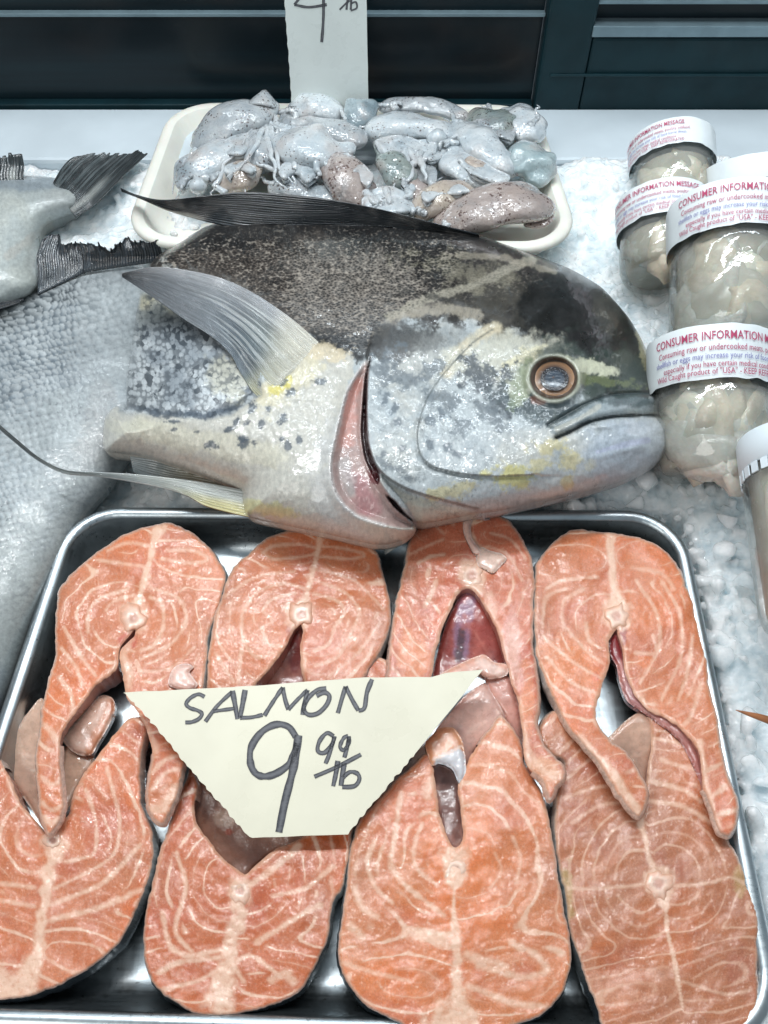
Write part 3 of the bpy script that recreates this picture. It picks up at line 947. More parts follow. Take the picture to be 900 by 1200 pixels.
s2 = steak([(340, 622), (358, 621), (375, 626), (413, 630), (438, 640), (448, 667), (457, 707), (457, 733), (446, 763), (430, 787), (415, 830), (400, 880), (388, 890), (375, 850), (362, 815), (355, 793), (352, 765), (355, 742), (352, 732), (345, 740), (334, 760), (313, 787), (296, 810), (285, 850), (270, 880), (255, 880), (245, 840),
            (243, 803), (245, 767), (250, 733), (260, 697), (272, 667), (287, 653), (313, 630)],
           (353, 719), (375, 626), 104, 15, 34, "salmon steak right behind the price card, with neat closed oval rings",
           [(375, 850), (362, 815), (355, 793), (352, 765), (352, 734), (334, 760), (313, 787), (296, 810)], zt=lin(780, .0135, 900, .017),
           spine=[(376, 627, 9), (371, 650, 6), (366, 672, 6), (361, 690, 7), (357, 704, 8), (353, 719, 28), (350, 735, 16)],
           strokes=[([(308, 648), (320, 655), (350, 653), (366, 650)], 3.5, .7), ([(308, 648), (320, 640), (350, 638), (370, 642)], 3.5, .7), ([(372, 640), (400, 642), (428, 650), (410, 655), (372, 652)], 3.5, .7), ([(283, 720), (300, 695), (330, 684), (358, 690)], 3.5, .7), ([(283, 720), (285, 750), (300, 770), (322, 765)], 3.5, .7),
                    ([(307, 716), (318, 703), (345, 695)], 3.5, .75), ([(306, 735), (315, 755), (330, 758)], 3.5, .75), ([(307, 716), (320, 728), (306, 735)], 3, .6), ([(368, 696), (395, 704), (404, 718), (392, 735)], 3.5, .75), ([(392, 735), (385, 755), (368, 763)], 3.5, .75),
                    ([(370, 680), (405, 695), (421, 715), (415, 735), (395, 770), (370, 780)], 3.5, .7), ([(283, 762), (279, 800)], 4, .8), ([(252, 765), (274, 800)], 3.5, .7), ([(445, 730), (420, 765), (385, 793)], 3, .6), ([(262, 700), (300, 676), (345, 670)], 3, .6), ([(372, 668), (415, 680), (450, 715)], 3, .6)],
           blobs=[(345, 745, 8, 16, (150, 62, 50), .6)], dark_skin=.4, vert=13, thick=.022)
sheet("belly_lining", [(300, 812), (318, 784), (334, 758), (347, 735), (353, 730), (358, 760), (360, 800), (350, 830), (320, 830)], lin(735, .005, 800, -.006), (176, 112, 98), s2, seed=12,
      paint=lambda p, X, Y, D: (p.ell(345, 765, 9, 28, (120, 42, 38), .9), p.ell(322, 790, 14, 10, (200, 150, 136), .7)))
s3 = steak([(497, 612), (517, 603), (543, 601), (556, 603), (570, 601), (593, 608), (610, 627), (622, 653), (626, 680), (625, 713), (625, 753), (630, 787), (632, 820), (629, 850), (637, 872), (650, 888), (661, 900), (662, 912), (654, 922), (645, 938), (637, 920), (620, 900), (613, 885), (613, 857), (606, 822), (598, 795), (593, 777), (587, 753), (577, 727), (564, 706), (550, 690),
            (536, 697), (521, 730), (511, 763), (505, 800), (492, 850), (475, 885), (462, 870), (455, 830), (454, 790), (457, 753), (463, 713), (470, 680), (477, 647), (483, 625)],
           (553, 674), (556, 604), 84, 14, 45, "salmon steak touching the fish, with torn white spine tissue and dark red cavity",
           [(620, 900), (613, 857), (606, 822), (593, 777), (587, 753), (577, 727), (564, 706), (550, 690), (536, 697), (521, 730), (511, 763), (505, 800), (492, 850)], zt=lin(790, .0145, 900, .0225),
           spine=[(550, 608, 14), (547, 620, 8), (553, 635, 9), (560, 645, 14), (572, 655, 20), (552, 672, 26), (556, 690, 18)],
           strokes=[([(537, 695), (522, 728), (512, 762), (507, 795)], 7, 1.0), ([(498, 710), (508, 690), (511, 680)], 5, .8), ([(490, 660), (505, 652), (520, 650)], 4, .8), ([(480, 650), (500, 640), (520, 632)], 3, .6), ([(570, 640), (595, 650), (612, 680)], 3, .6), ([(575, 625), (598, 632), (616, 655)], 3, .6), ([(520, 625), (510, 615), (520, 606), (532, 615)], 3, .6),
                    ([(573, 700), (585, 745), (592, 770)], 10, .55), ([(600, 740), (602, 790)], 18, .35), ([(614, 860), (620, 900), (640, 930)], 6, .9), ([(618, 880), (640, 905), (658, 910)], 8, .6)],
           tone=(-4, -8, 2), blobs=[(470, 720, 20, 30, (214, 128, 92), .5), (480, 765, 22, 30, (222, 136, 84), .7), (600, 750, 9, 40, (216, 160, 150), .7), (618, 820, 8, 40, (224, 140, 90), .6), (635, 905, 18, 18, (226, 170, 130), .6)], dark_skin=.4, vert=13, thick=.021)
sheet("belly_lining", [(507, 800), (514, 760), (524, 728), (538, 700), (550, 690), (566, 708), (580, 732), (590, 760), (596, 782), (580, 792), (556, 780), (530, 800)], lin(695, .008, 790, -.002), (164, 78, 70), s3, seed=13,
      paint=lambda p, X, Y, D: (p.line([(549, 694), (543, 730), (540, 765)], 18, (150, 116, 138), .9, ns=10), p.line([(541, 740), (537, 772)], 9, (70, 52, 56), .8), p.line([(556, 740), (575, 770)], 3, (204, 130, 116), .5), p.mottle(14, .5, .75, (190, 108, 96), .7, 6)))
sheet("belly_flap", [(508, 800), (520, 787), (540, 777), (558, 769), (568, 767), (580, 776), (593, 778), (596, 788), (588, 794), (572, 796), (560, 790), (548, 800), (530, 812), (515, 815)], .0165, (222, 168, 148), s3, seed=14, step=2.2,
      paint=lambda p, X, Y, D: p.line([(562, 775), (590, 790)], 12, (232, 200, 186), .7))
sheet("belly_lining", [(568, 792), (584, 790), (598, 795), (607, 825), (613, 860), (611, 885), (598, 860), (588, 835), (575, 815)], lin(790, .011, 880, .004), (206, 152, 138), s3, seed=16)
sheet("torn_tissue", [(558, 650), (564, 641), (575, 645), (588, 649), (594, 655), (586, 664), (578, 672), (568, 668), (560, 664)], .0185, (228, 196, 180), s3, seed=17, step=2)
sheet("torn_tissue", [(543, 612), (548, 606), (556, 607), (552, 616), (553, 630), (560, 640), (566, 648), (556, 650), (548, 636), (543, 624)], .0182, (230, 192, 178), s3, seed=18, step=2)
s4 = steak([(667, 622), (700, 623), (715, 624), (747, 630), (777, 643), (793, 660), (803, 683), (813, 707), (820, 740), (828, 773), (832, 807), (840, 837), (845, 873), (853, 907), (864, 935), (863, 962), (855, 979), (842, 973), (833, 947), (823, 920), (819, 883), (808, 865), (787, 846), (760, 833), (742, 812), (733, 790), (730, 767), (724, 740), (721, 740),
            (714, 752), (715, 777), (707, 800), (700, 822), (699, 847), (714, 867), (734, 883), (750, 907), (759, 930), (749, 957), (734, 943), (713, 912), (693, 883), (669, 857), (653, 830), (640, 800), (629, 770), (626, 733), (626, 700), (627, 667), (641, 643)],
           (723, 722), (715, 625), 104, 16.5, 52, "far right salmon steak with both flaps spread wide over a gap of bare metal",
           [(823, 920), (819, 883), (808, 865), (787, 846), (760, 833), (742, 812), (733, 790), (730, 767), (722, 740), (714, 752), (715, 777), (707, 800), (700, 822), (699, 847)], zt=lin(790, .0135, 920, .022),
           spine=[(715, 625, 14), (716, 650, 9), (718, 675, 10), (721, 700, 13), (723, 722, 28), (726, 738, 8)],
           strokes=[([(640, 690), (660, 680), (700, 676)], 3.5, .7), ([(636, 735), (640, 700), (665, 690)], 3.5, .6), ([(660, 735), (660, 705), (685, 690)], 3.5, .6), ([(687, 730), (690, 750), (705, 760)], 4, .7), ([(636, 745), (670, 775), (705, 795)], 3.5, .75), ([(640, 770), (670, 800), (698, 812)], 3.5, .75), ([(662, 735), (690, 765), (708, 778)], 3.5, .7),
                    ([(745, 680), (770, 720), (772, 760), (750, 800)], 3.5, .7), ([(775, 680), (797, 720), (798, 770), (775, 820)], 4, .7), ([(812, 745), (805, 790), (795, 820)], 4, .7), ([(740, 665), (775, 672), (790, 690)], 5, .6), ([(822, 800), (810, 840), (800, 850)], 5, .6),
                    ([(825, 905), (845, 895)], 6, .85), ([(832, 935), (850, 922)], 6, .85), ([(838, 955), (862, 950)], 6, .85), ([(820, 870), (828, 920), (842, 970)], 7, .8), ([(680, 865), (720, 910), (748, 950)], 10, .95), ([(735, 905), (748, 900)], 6, .7), ([(745, 765), (770, 765), (765, 745)], 4, .6)],
           tone=(0, 0, 0), blobs=[(728, 748, 6, 12, (150, 50, 46), .9), (755, 775, 7, 6, (214, 110, 40), .7), (698, 793, 4, 4, (200, 70, 30), .8), (660, 780, 30, 40, (228, 136, 78), .45)], dark_skin=.4, vert=13, thick=.020)
sheet("belly_lining", [(722, 738), (728, 752), (734, 770), (745, 795), (765, 822), (790, 838), (815, 862), (826, 915), (835, 950), (828, 950), (815, 905), (795, 868), (760, 840), (735, 822), (726, 800), (722, 780), (716, 770), (714, 752)], lin(745, .0085, 870, .013), (178, 116, 108), s4, seed=19,
      paint=lambda p, X, Y, D: (p.ell(722, 760, 10, 20, (130, 40, 44), .95), p.ell(745, 810, 14, 22, (158, 104, 104), .6)))

# ------------------------------------------------------------------ THE BIG FISH HEAD
def big_fish():
    O = catmull([(240, 266), (262, 261), (330, 259), (400, 261), (470, 265), (520, 269), (570, 278), (620, 296), (668, 315), (705, 337), (735, 370), (752, 398), (763, 425), (772, 450), (777, 466), (774, 481), (784, 492),
                 (788, 508), (784, 526), (768, 545), (735, 562), (690, 576), (640, 588), (590, 598), (550, 604), (515, 611), (496, 614), (484, 612), (488, 621), (476, 632), (456, 638), (436, 638), (405, 631), (370, 623),
                 (330, 615), (292, 606), (284, 590), (282, 575), (260, 566), (210, 548), (167, 535), (124, 529), (121, 508), (124, 488), (136, 476), (149, 479), (148, 450), (152, 420), (158, 380), (163, 350), (170, 325), (182, 302), (210, 284)],
                True, 2.2, .42)
    P, T, D = triangulate(O, 1.7)
    X, Y = P[:, 0], P[:, 1]
    n = lambda s, k=0: fbm(X, Y, s, 4, k) - .5
    gill = catmull([(436, 392), (430, 415), (428, 440), (427, 470), (428, 500), (431, 525), (440, 548), (455, 568), (478, 596), (487, 613)], False, 2)
    cover_edge = catmull([(438, 388), (431, 415), (430, 440), (429, 480), (431, 515), (438, 540), (452, 558), (475, 572), (500, 581), (535, 590), (560, 596)], False, 2)
    GC = [tuple(p) for p in cover_edge] + [(600, 640), (900, 640), (900, 330), (640, 330), (470, 350)]
    g = sdist(X, Y, GC)
    HEADP = [tuple(p) for p in gill] + [(600, 680), (900, 680), (900, 250), (640, 250), (520, 330), (455, 372)]
    headd = sdist(X, Y, HEADP)
    lining = catmull([(431, 424), (419, 438), (407, 460), (399, 490), (392, 520), (388, 545), (391, 570), (402, 590), (420, 605), (445, 614), (470, 619), (484, 617), (474, 604), (456, 580), (441, 556), (431, 528), (427, 500), (427, 460)], True, 2)
    ld = sdist(X, Y, lining)
    gap = catmull([(434, 420), (428, 440), (425, 470), (423, 505), (427, 535), (436, 556), (443, 568), (445, 556), (438, 540), (431, 515), (430, 480), (431, 445)], True, 2)
    gd = sdist(X, Y, gap)
    gap2 = catmull([(452, 580), (462, 594), (478, 608), (485, 611), (474, 600), (462, 586)], True, 2)
    gd = np.maximum(gd, sdist(X, Y, gap2))
    # body heights
    R = 105.0
    prof = np.sqrt(np.clip(1 - (1 - np.clip(D / R, 0, 1)) ** 2.0, 0, 1))
    z = .030 + .046 * prof
    strip = sdist(X, Y, [(100, 478), (150, 480), (245, 489), (330, 480), (330, 530), (284, 573), (120, 535)])
    z -= .010 * sstep(0, 60, 300 - X) * sstep(470, 350, Y) * sstep(0, 30, D)                # the flank sinks towards the cut
    patch = sdist(X, Y, [(140, 482), (146, 430), (165, 345), (230, 345), (300, 430), (305, 462), (270, 485), (240, 490)])
    z -= .006 * sstep(-6, 8, patch)
    z += .0065 * sstep(-2.0, 1.2, g) * np.exp(-np.clip(g, 0, None) / 120) * sstep(380, 410, Y)
    z -= .006 * sstep(-1, 10, ld) + .010 * sstep(-1, 2.5, gd)
    z += .0025 * np.exp(-(np.where(ld < 0, ld, 0) / 9.0) ** 2) * (ld < 0) * sstep(420, 460, Y) * (headd < 0)
    preop = catmull([(577, 386), (556, 400), (536, 420), (515, 444), (500, 468), (491, 495), (489, 515), (494, 535), (508, 547), (530, 553), (555, 557), (590, 558), (625, 556)], False, 3)
    dp = dist_poly(X, Y, preop)
    sidep = inside(X, Y, [tuple(p) for p in preop] + [(700, 560), (760, 480), (640, 380)])
    z += np.where(sidep, .0018 * np.exp(-dp / 22), -.0012 * np.exp(-(dp / 4) ** 2))
    mouth = catmull([(652, 513), (668, 506), (690, 495), (715, 489), (745, 487), (772, 487), (788, 492)], False, 2)
    dm = dist_poly(X, Y, mouth)
    z -= .0045 * np.exp(-(dm / 2.4) ** 2)
    lip = catmull([(642, 498), (660, 488), (685, 474), (712, 464), (740, 461), (776, 462)], False, 2)
    dl = dist_poly(X, Y, lip)
    z -= .0022 * np.exp(-(dl / 2.2) ** 2)
    maxd = sdist(X, Y, [(645, 503), (690, 476), (720, 467), (774, 467), (772, 481), (735, 483), (692, 490), (655, 510)])
    z += .002 * sstep(-3, 6, maxd)
    for (a, b, h) in (([(650, 500), (672, 492), (700, 477), (730, 472)], 3, -.0012), ([(700, 500), (740, 496), (775, 505)], 4, .0014), ([(700, 535), (730, 528), (750, 522)], 5, .0009), ([(690, 570), (720, 556), (745, 540)], 6, -.0008)):
        z += h * np.exp(-(dist_poly(X, Y, catmull(a, False, 3)) / b) ** 2)
    de = np.sqrt(((X - 649) / 1.12) ** 2 + (Y - 443) ** 2)
    z += .0032 * np.exp(-((de - 27) / 5.0) ** 2) - .002 * sstep(26, 20, de)
    z += .0012 * np.exp(-(dist_poly(X, Y, catmull([(620, 425), (640, 412), (665, 414), (682, 430)], False, 3)) / 5) ** 2)
    z += .0035 * n(70, 3) + .0012 * n(18, 5) + .0005 * n(6, 8)
    folds = fbm(X * .35 + Y * .2, Y - X * .1, 7, 3, 31) - .5
    z += .0012 * folds * sstep(-4, -14, g) * sstep(440, 470, X) * sstep(560, 575, Y)
    z = np.maximum(z, .027)
    G = np.full((340, 220), np.nan)                 # body height on a coarse grid, so that the fin can lie on the skin
    G[np.clip((X / 3).astype(int), 0, 339), np.clip((Y / 3).astype(int), 0, 219)] = z
    for _ in range(2):
        Gp = np.pad(G, 1, constant_values=np.nan)
        st = np.stack([Gp[1 + i:341 + i, 1 + j:221 + j] for i in (-1, 0, 1) for j in (-1, 0, 1)])
        with np.errstate(all='ignore'):
            import warnings
            warnings.simplefilter('ignore')
            G = np.nanmean(st, 0)
    big_fish.G = np.where(np.isnan(G), .045, G)
    # pigment
    p = Paint(X, Y, (174, 180, 182))
    p.mottle(60, .45, .7, (188, 185, 176), .6, 1)
    p.mottle(25, .55, .75, (152, 162, 168), .6, 2)
    p.poly([(100, 300), (170, 230), (560, 230), (700, 290), (800, 400), (800, 458), (735, 461), (705, 463), (690, 455), (672, 420), (640, 408), (610, 398), (585, 384), (545, 382), (500, 378), (462, 380), (438, 396), (425, 420), (395, 415), (372, 404), (330, 375), (250, 322), (160, 330)], (50, 47, 45), 1, 8, 22, 24, 6)
    p.ell(320, 325, 150, 52, (84, 76, 70), .8, 12, .5, .4, 30, 7)
    p.ell(420, 345, 70, 45, (128, 120, 112), .7, 10, .5, .5, 24, 8)
    p.poly([(180, 240), (560, 240), (700, 300), (560, 292), (400, 282), (200, 288)], (30, 30, 31), .85, 10, 12, 30, 4)
    p.ell(590, 345, 55, 26, (84, 80, 72), .5, 15, .6, .7, 16, 10)
    p.ell(540, 318, 60, 16, (140, 134, 118), .6, 12, .5, .7, 12, 11)
    p.ell(690, 365, 84, 70, (26, 26, 25), .97, 25, .4, .3, 30, 12)
    p.line([(455, 372), (500, 350), (545, 338), (590, 318), (622, 305)], 9, (156, 150, 136), .8, .8, 10, 13)
    p.line([(440, 395), (465, 370), (520, 362), (560, 366)], 12, (160, 152, 138), .75, .8, 11, 14)
    p.line([(470, 340), (530, 352), (600, 372)], 6, (60, 58, 55), .7, .9, 10, 15)
    p.line([(520, 300), (580, 300), (650, 318)], 6, (160, 152, 136), .6, .9, 9, 16)
    p.line([(372, 398), (400, 408), (430, 410), (438, 400)], 22, (26, 27, 30), .95, .6, 9, 17)
    p.ell(475, 396, 46, 22, (78, 78, 78), .9, -6, .5, .6, 12, 18)
    p.ell(525, 415, 35, 30, (150, 152, 150), .5, 0, .5, .6, 14, 19)
    p.line([(580, 384), (556, 398), (540, 412), (525, 436)], 16, (206, 194, 168), .85, .4, 12, 20)
    p.ell(585, 415, 60, 26, (192, 189, 174), .8, -8, .5, .4, 14, 21)
    p.ell(618, 418, 26, 10, (214, 206, 176), .9, -20, .4, .4, 9, 22)
    p.ell(560, 440, 24, 18, (70, 76, 82), .9, 35, .4, .9, 9, 23)
    p.ell(596, 455, 20, 26, (64, 70, 76), .9, 30, .4, .9, 9, 24)
    p.ell(625, 480, 46, 14, (72, 86, 92), .8, 22, .5, .6, 10, 25)
    p.ell(720, 438, 62, 28, (42, 54, 48), .9, 5, .4, .4, 14, 26)
    p.ell(649, 443, 46, 40, (62, 72, 66), .75, 0, .7, .6, 12, 61)
    p.ell(640, 474, 50, 15, (56, 68, 72), .9, 14, .5, .6, 10, 62)
    p.ell(612, 448, 12, 22, (196, 196, 178), .7, 12, .5, .7, 9, 63)
    p.ell(690, 430, 32, 8, (196, 196, 172), .9, 14, .4, .5, 8, 27)
    p.ell(700, 446, 50, 6, (104, 112, 74), .7, 4, .5, .8, 8, 28)
    p.ell(757, 415, 7, 26, (166, 158, 124), .8, -14, .4, .5, 9, 29)
    p.ell(612, 452, 10, 24, (120, 132, 100), .6, 20, .5, .6, 8, 30)
    p.ell(628, 468, 9, 5, (112, 70, 56), .8, 15, .4, .4, 6, 31)
    for q in ((453, 466, 6, 9), (462, 478, 5, 8), (466, 494, 4, 7), (450, 532, 4, 4), (470, 525, 4, 4), (504, 492, 6, 7), (518, 485, 6, 8), (504, 520, 5, 5), (524, 525, 5, 5), (535, 532, 8, 4)):
        p.ell(*q, (82, 94, 104), .75, 25, .5, .6, 6, 32)
    for q in ((452, 425, 14, 22, 10), (470, 440, 22, 10, 30), (520, 470, 14, 10, 30), (505, 432, 16, 8, -30), (540, 500, 10, 14, 10), (465, 550, 20, 5, 30), (575, 485, 18, 10, 40)):
        p.ell(*q[:4], (108, 116, 122), .8, q[4], .5, .9, 9, 64)
    p.ell(640, 560, 110, 20, (188, 194, 198), .5, -8, .5, .3, 20, 33)
    p.ell(600, 560, 24, 14, (200, 190, 112), .75, 0, .6, .6, 10, 34)
    for q in ((646, 522, 20, 9), (668, 540, 12, 10), (632, 545, 14, 6), (690, 548, 8, 9), (522, 578, 34, 8), (665, 566, 8, 6)):
        p.ell(*q, (200, 186, 128), .6, -15, .6, .7, 8, 35)
    p.ell(735, 525, 52, 36, (174, 184, 198), .55, -12, .5, .3, 20, 36)
    p.line([(700, 530), (735, 520), (760, 516)], 6, (168, 170, 196), .5, .5, 10, 37)
    p.poly([(645, 503), (690, 476), (720, 467), (774, 467), (772, 481), (735, 483), (692, 490), (655, 510)], (140, 150, 154), .8, 2, 2, 8, 38)
    p.line([(652, 503), (680, 490), (702, 476)], 6, (184, 182, 172), .7, .4, 6, 39)
    p.ell(735, 470, 36, 6, (64, 80, 82), .7, 2, .5, .5, 8, 40)
    p.line([tuple(q) for q in mouth], 3.6, (34, 48, 52), .9, .3, 6, 41)
    p.line([tuple(q) for q in lip], 3.5, (44, 58, 60), .85, .3, 6, 42)
    p.line([tuple(q) for q in preop], 2.0, (96, 102, 102), .6, .3, 8, 43)
    p.line([tuple(q) for q in cover_edge[25:]], 3, (92, 98, 100), .7, .3, 8, 44)
    # shoulder and belly behind the gill
    coll = (headd < -1) & (ld < 0)
    p.poly([(112, 470), (150, 479), (240, 490), (285, 478), (305, 455), (342, 412), (374, 405), (412, 418), (402, 470), (390, 540), (400, 590), (430, 612), (490, 616), (480, 650), (285, 620), (112, 540)], (194, 190, 180), .95, 4, 4, 12, 45)
    p.ell(400, 560, 40, 60, (188, 188, 190), .5, 0, .5, .4, 20, 46)
    p.ell(250, 520, 110, 16, (206, 200, 180), .6, 12, .5, .4, 16, 47)
    p.ell(335, 450, 42, 20, (208, 196, 160), .6, -40, .6, .5, 14, 48)
    p.ell(328, 452, 16, 8, (206, 192, 84), .85, -35, .6, .6, 8, 49)
    p.ell(385, 412, 26, 10, (206, 190, 160), .8, 10, .4, .6, 8, 50)
    p.ell(170, 505, 50, 12, (208, 204, 186), .6, 10, .6, .5, 10, 51)
    p.ell(310, 597, 34, 9, (196, 190, 110), .5, 10, .6, .6, 8, 52)
    for q in ((297, 478, 5, 9, 30), (276, 494, 4, 6, 30), (267, 503, 6, 3, -30), (291, 496, 4, 4, 0), (314, 479, 4, 4, 30), (340, 460, 6, 5, 20), (332, 447, 6, 4, -15), (306, 497, 3, 5, 20), (287, 520, 9, 5, -15), (247, 522, 6, 4, 0), (337, 521, 4, 5, 0),
              (350, 515, 4, 5, 20), (331, 489, 4, 7, 20), (375, 448, 7, 5, 0), (285, 515, 5, 4, 0), (203, 494, 9, 2.5, 0), (232, 506, 5, 2, 0), (330, 515, 3, 3, 0), (260, 470, 8, 4, -20), (272, 466, 6, 4, -20), (250, 482, 10, 3, -10), (205, 503, 6, 2, 0), (300, 463, 5, 3, -30)):
        p.ell(*q[:4], (62, 74, 86), .85, q[4], .45, .7, 5, 53)
    pm = sstep(-4, 4, patch + 5 * n(14, 9))
    p.mask(pm, (192, 197, 200), .95)
    p.mask(pm * sstep(395, 350, Y + .25 * (X - 200)), (160, 150, 112), .7)
    p.mask(pm * sstep(.5, .68, fbm(X, Y, 42, 4, 12)), (104, 114, 124), .6)
    p.line([(150, 476), (190, 484), (240, 487), (275, 475), (300, 450)], 9, (66, 78, 92), .8, .9, 8, 54)
    p.ell(268, 440, 22, 30, (188, 180, 150), .5, 0, .6, .5, 12, 55)
    # gill lining and the black slit
    lm = sstep(-1.5, 2, ld)
    p.mask(lm, (172, 146, 140), 1)
    p.mask(lm * sstep(1.3, .4, dist_poly(X, Y, [(418, 452), (409, 480), (408, 520)]) / 8 + n(12, 3) * 1.5), (190, 134, 122), .8)
    p.mask(lm * sstep(1.3, .4, dist_poly(X, Y, [(416, 560), (432, 590)]) / 14 + n(12, 4) * 1.5), (166, 116, 118), .8)
    p.mask(lm * sstep(1.3, .4, dist_poly(X, Y, [(404, 545), (412, 575)]) / 9 + n(12, 6) * 1.5), (160, 156, 154), .7)
    p.line([tuple(q) for q in lining[: len(lining) // 2]], 4, (204, 196, 192), .7, .3, 8, 56)
    p.mask(sstep(-1.2, 1.0, gd), (58, 26, 28), 1)
    p.ell(437, 558, 5, 10, (110, 42, 48), .8, -20, .4, .3, 6, 57)
    p.mask(sstep(-2, -8, g) * (headd > 1) * sstep(562, 572, Y) * sstep(440, 450, X), (188, 186, 174), .9)
    p.mask(sstep(31, 27, de + 3 * n(8, 40)), (166, 166, 148), .7)
    p.mask(sstep(26, 24, de), (60, 48, 40), 1)
    backm = sstep(-6, 14, sdist(X, Y, [(150, 318), (200, 240), (480, 240), (560, 290), (520, 345), (455, 375), (428, 408), (380, 402), (330, 372), (260, 325)]) + 14 * n(20, 14))
    scl = backm * (1 - sstep(288, 272, Y) * .6)
    scl = np.maximum(scl, .35 * sstep(-5, 20, sdist(X, Y, [(500, 280), (620, 300), (660, 340), (560, 360), (470, 370)]) + 16 * n(16, 15)))
    smut = sstep(400, 440, Y) * sstep(-5, 10, headd) * (.25 + .5 * sstep(650, 500, X)) * sstep(20, 45, de) + .25 * coll + .5 * sstep(0, 8, sdist(X, Y, [(440, 380), (600, 330), (700, 420), (600, 440), (560, 400), (470, 410)]))
    W = at(X, Y, z)
    c0 = at1(470, 470, 0)
    root = thing("fish", (c0.x, c0.y, 0), "big dark backed fish head and shoulders lying across the middle, mouth to the right", "fish")
    at_ = dict(pig=p.c, uvp=uvp(P), scl=scl, cell=pm, smut=np.clip(smut, 0, 1))
    full = new_mesh("all", W, T, FISH, None, True)
    full.data.update()
    nrm = np.empty(len(W) * 3, np.float32)
    full.data.vertex_normals.foreach_get("vector", nrm)
    nrm = nrm.reshape(-1, 3)
    bpy.data.objects.remove(full)
    isb = T.copy()
    head_face = headd[T].mean(1) > 0
    for nm, m in (("head", head_face), ("body", ~head_face)):
        used, inv = np.unique(T[m], return_inverse=True)
        o = new_mesh(nm, W[used], inv.reshape(-1, 3), FISH, root, True, {k: v[used] for k, v in at_.items()})
        o.data.normals_split_custom_set_from_vertices([tuple(v) for v in nrm[used].tolist()])
    N = len(O)

    def under(i, k, A):
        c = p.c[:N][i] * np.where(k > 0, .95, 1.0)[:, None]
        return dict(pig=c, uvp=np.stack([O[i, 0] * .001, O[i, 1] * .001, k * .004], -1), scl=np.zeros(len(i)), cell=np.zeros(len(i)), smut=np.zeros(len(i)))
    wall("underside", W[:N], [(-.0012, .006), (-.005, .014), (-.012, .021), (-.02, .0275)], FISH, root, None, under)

    # eye: dome with iris, pupil and a clear rim
    zc = .030 + .046 + .0005
    S = 40

    def disc(name, rx, ry, r0, r1, h, colfn, mat, parent, cx=649, cy=443, zb=zc, rings=10):
        q, cc = [], []
        for rr in np.linspace(r0, r1, rings):
            for k in range(S):
                a = 2 * math.pi * k / S
                q.append((cx + rx * rr * math.cos(a), cy + ry * rr * math.sin(a), zb + h * (1 - rr ** 2)))
                cc.append(colfn(rr, a))
        q = np.array(q)
        return new_mesh(name, at(q[:, 0], q[:, 1], q[:, 2]), grid_faces(S, rings, True)[:, ::-1], mat, parent, True, dict(pig=np.array(cc), uvp=uvp(q) * 3))

    em = pigment_material("eye_gloss", .12, .10, 300, .08, .0002, 1.0, .1)
    iris_c = lambda r, a: s2l((70, 58, 56)) if r < .6 else (s2l((170, 132, 100)) * min(1, (r - .55) / .3) + s2l((70, 58, 56)) * (1 - min(1, (r - .55) / .3)) if r < .88 else s2l((198, 160, 132)))
    eye = disc("eye", 27, 24, .0, 1.0, .0042, iris_c, em, root, rings=14)
    disc("pupil", 16.5, 14, 0, 1, .0006, lambda r, a: s2l((52, 62, 74)) if r < .8 else s2l((44, 40, 42)), em, eye, 650, 444, zc + .0036, 6)
    q, f = [], []
    zr = zc - .0002
    path = [at1(649 + 28 * math.cos(a), 443 + 25 * math.sin(a), zr) for a in np.linspace(0, 2 * math.pi, 48, endpoint=False)]
    rr = .0007
    for pnt, a in zip(path, np.linspace(0, 2 * math.pi, 48, endpoint=False)):
        out = V((math.cos(a), -math.sin(a), 0))
        for k in range(8):
            b = 2 * math.pi * k / 8
            q.append(pnt + out * rr * math.cos(b) + V((0, 0, 1)) * rr * math.sin(b))
    F = [(i * 8 + k, i * 8 + (k + 1) % 8, ((i + 1) % 48) * 8 + (k + 1) % 8, ((i + 1) % 48) * 8 + k) for i in range(48) for k in range(8)]
    q = np.array([tuple(v) for v in q])
    new_mesh("eye_rim", q, np.array(F), em, root, True, dict(pig=np.tile(s2l((118, 120, 104)), (len(q), 1)), uvp=q))
    return root


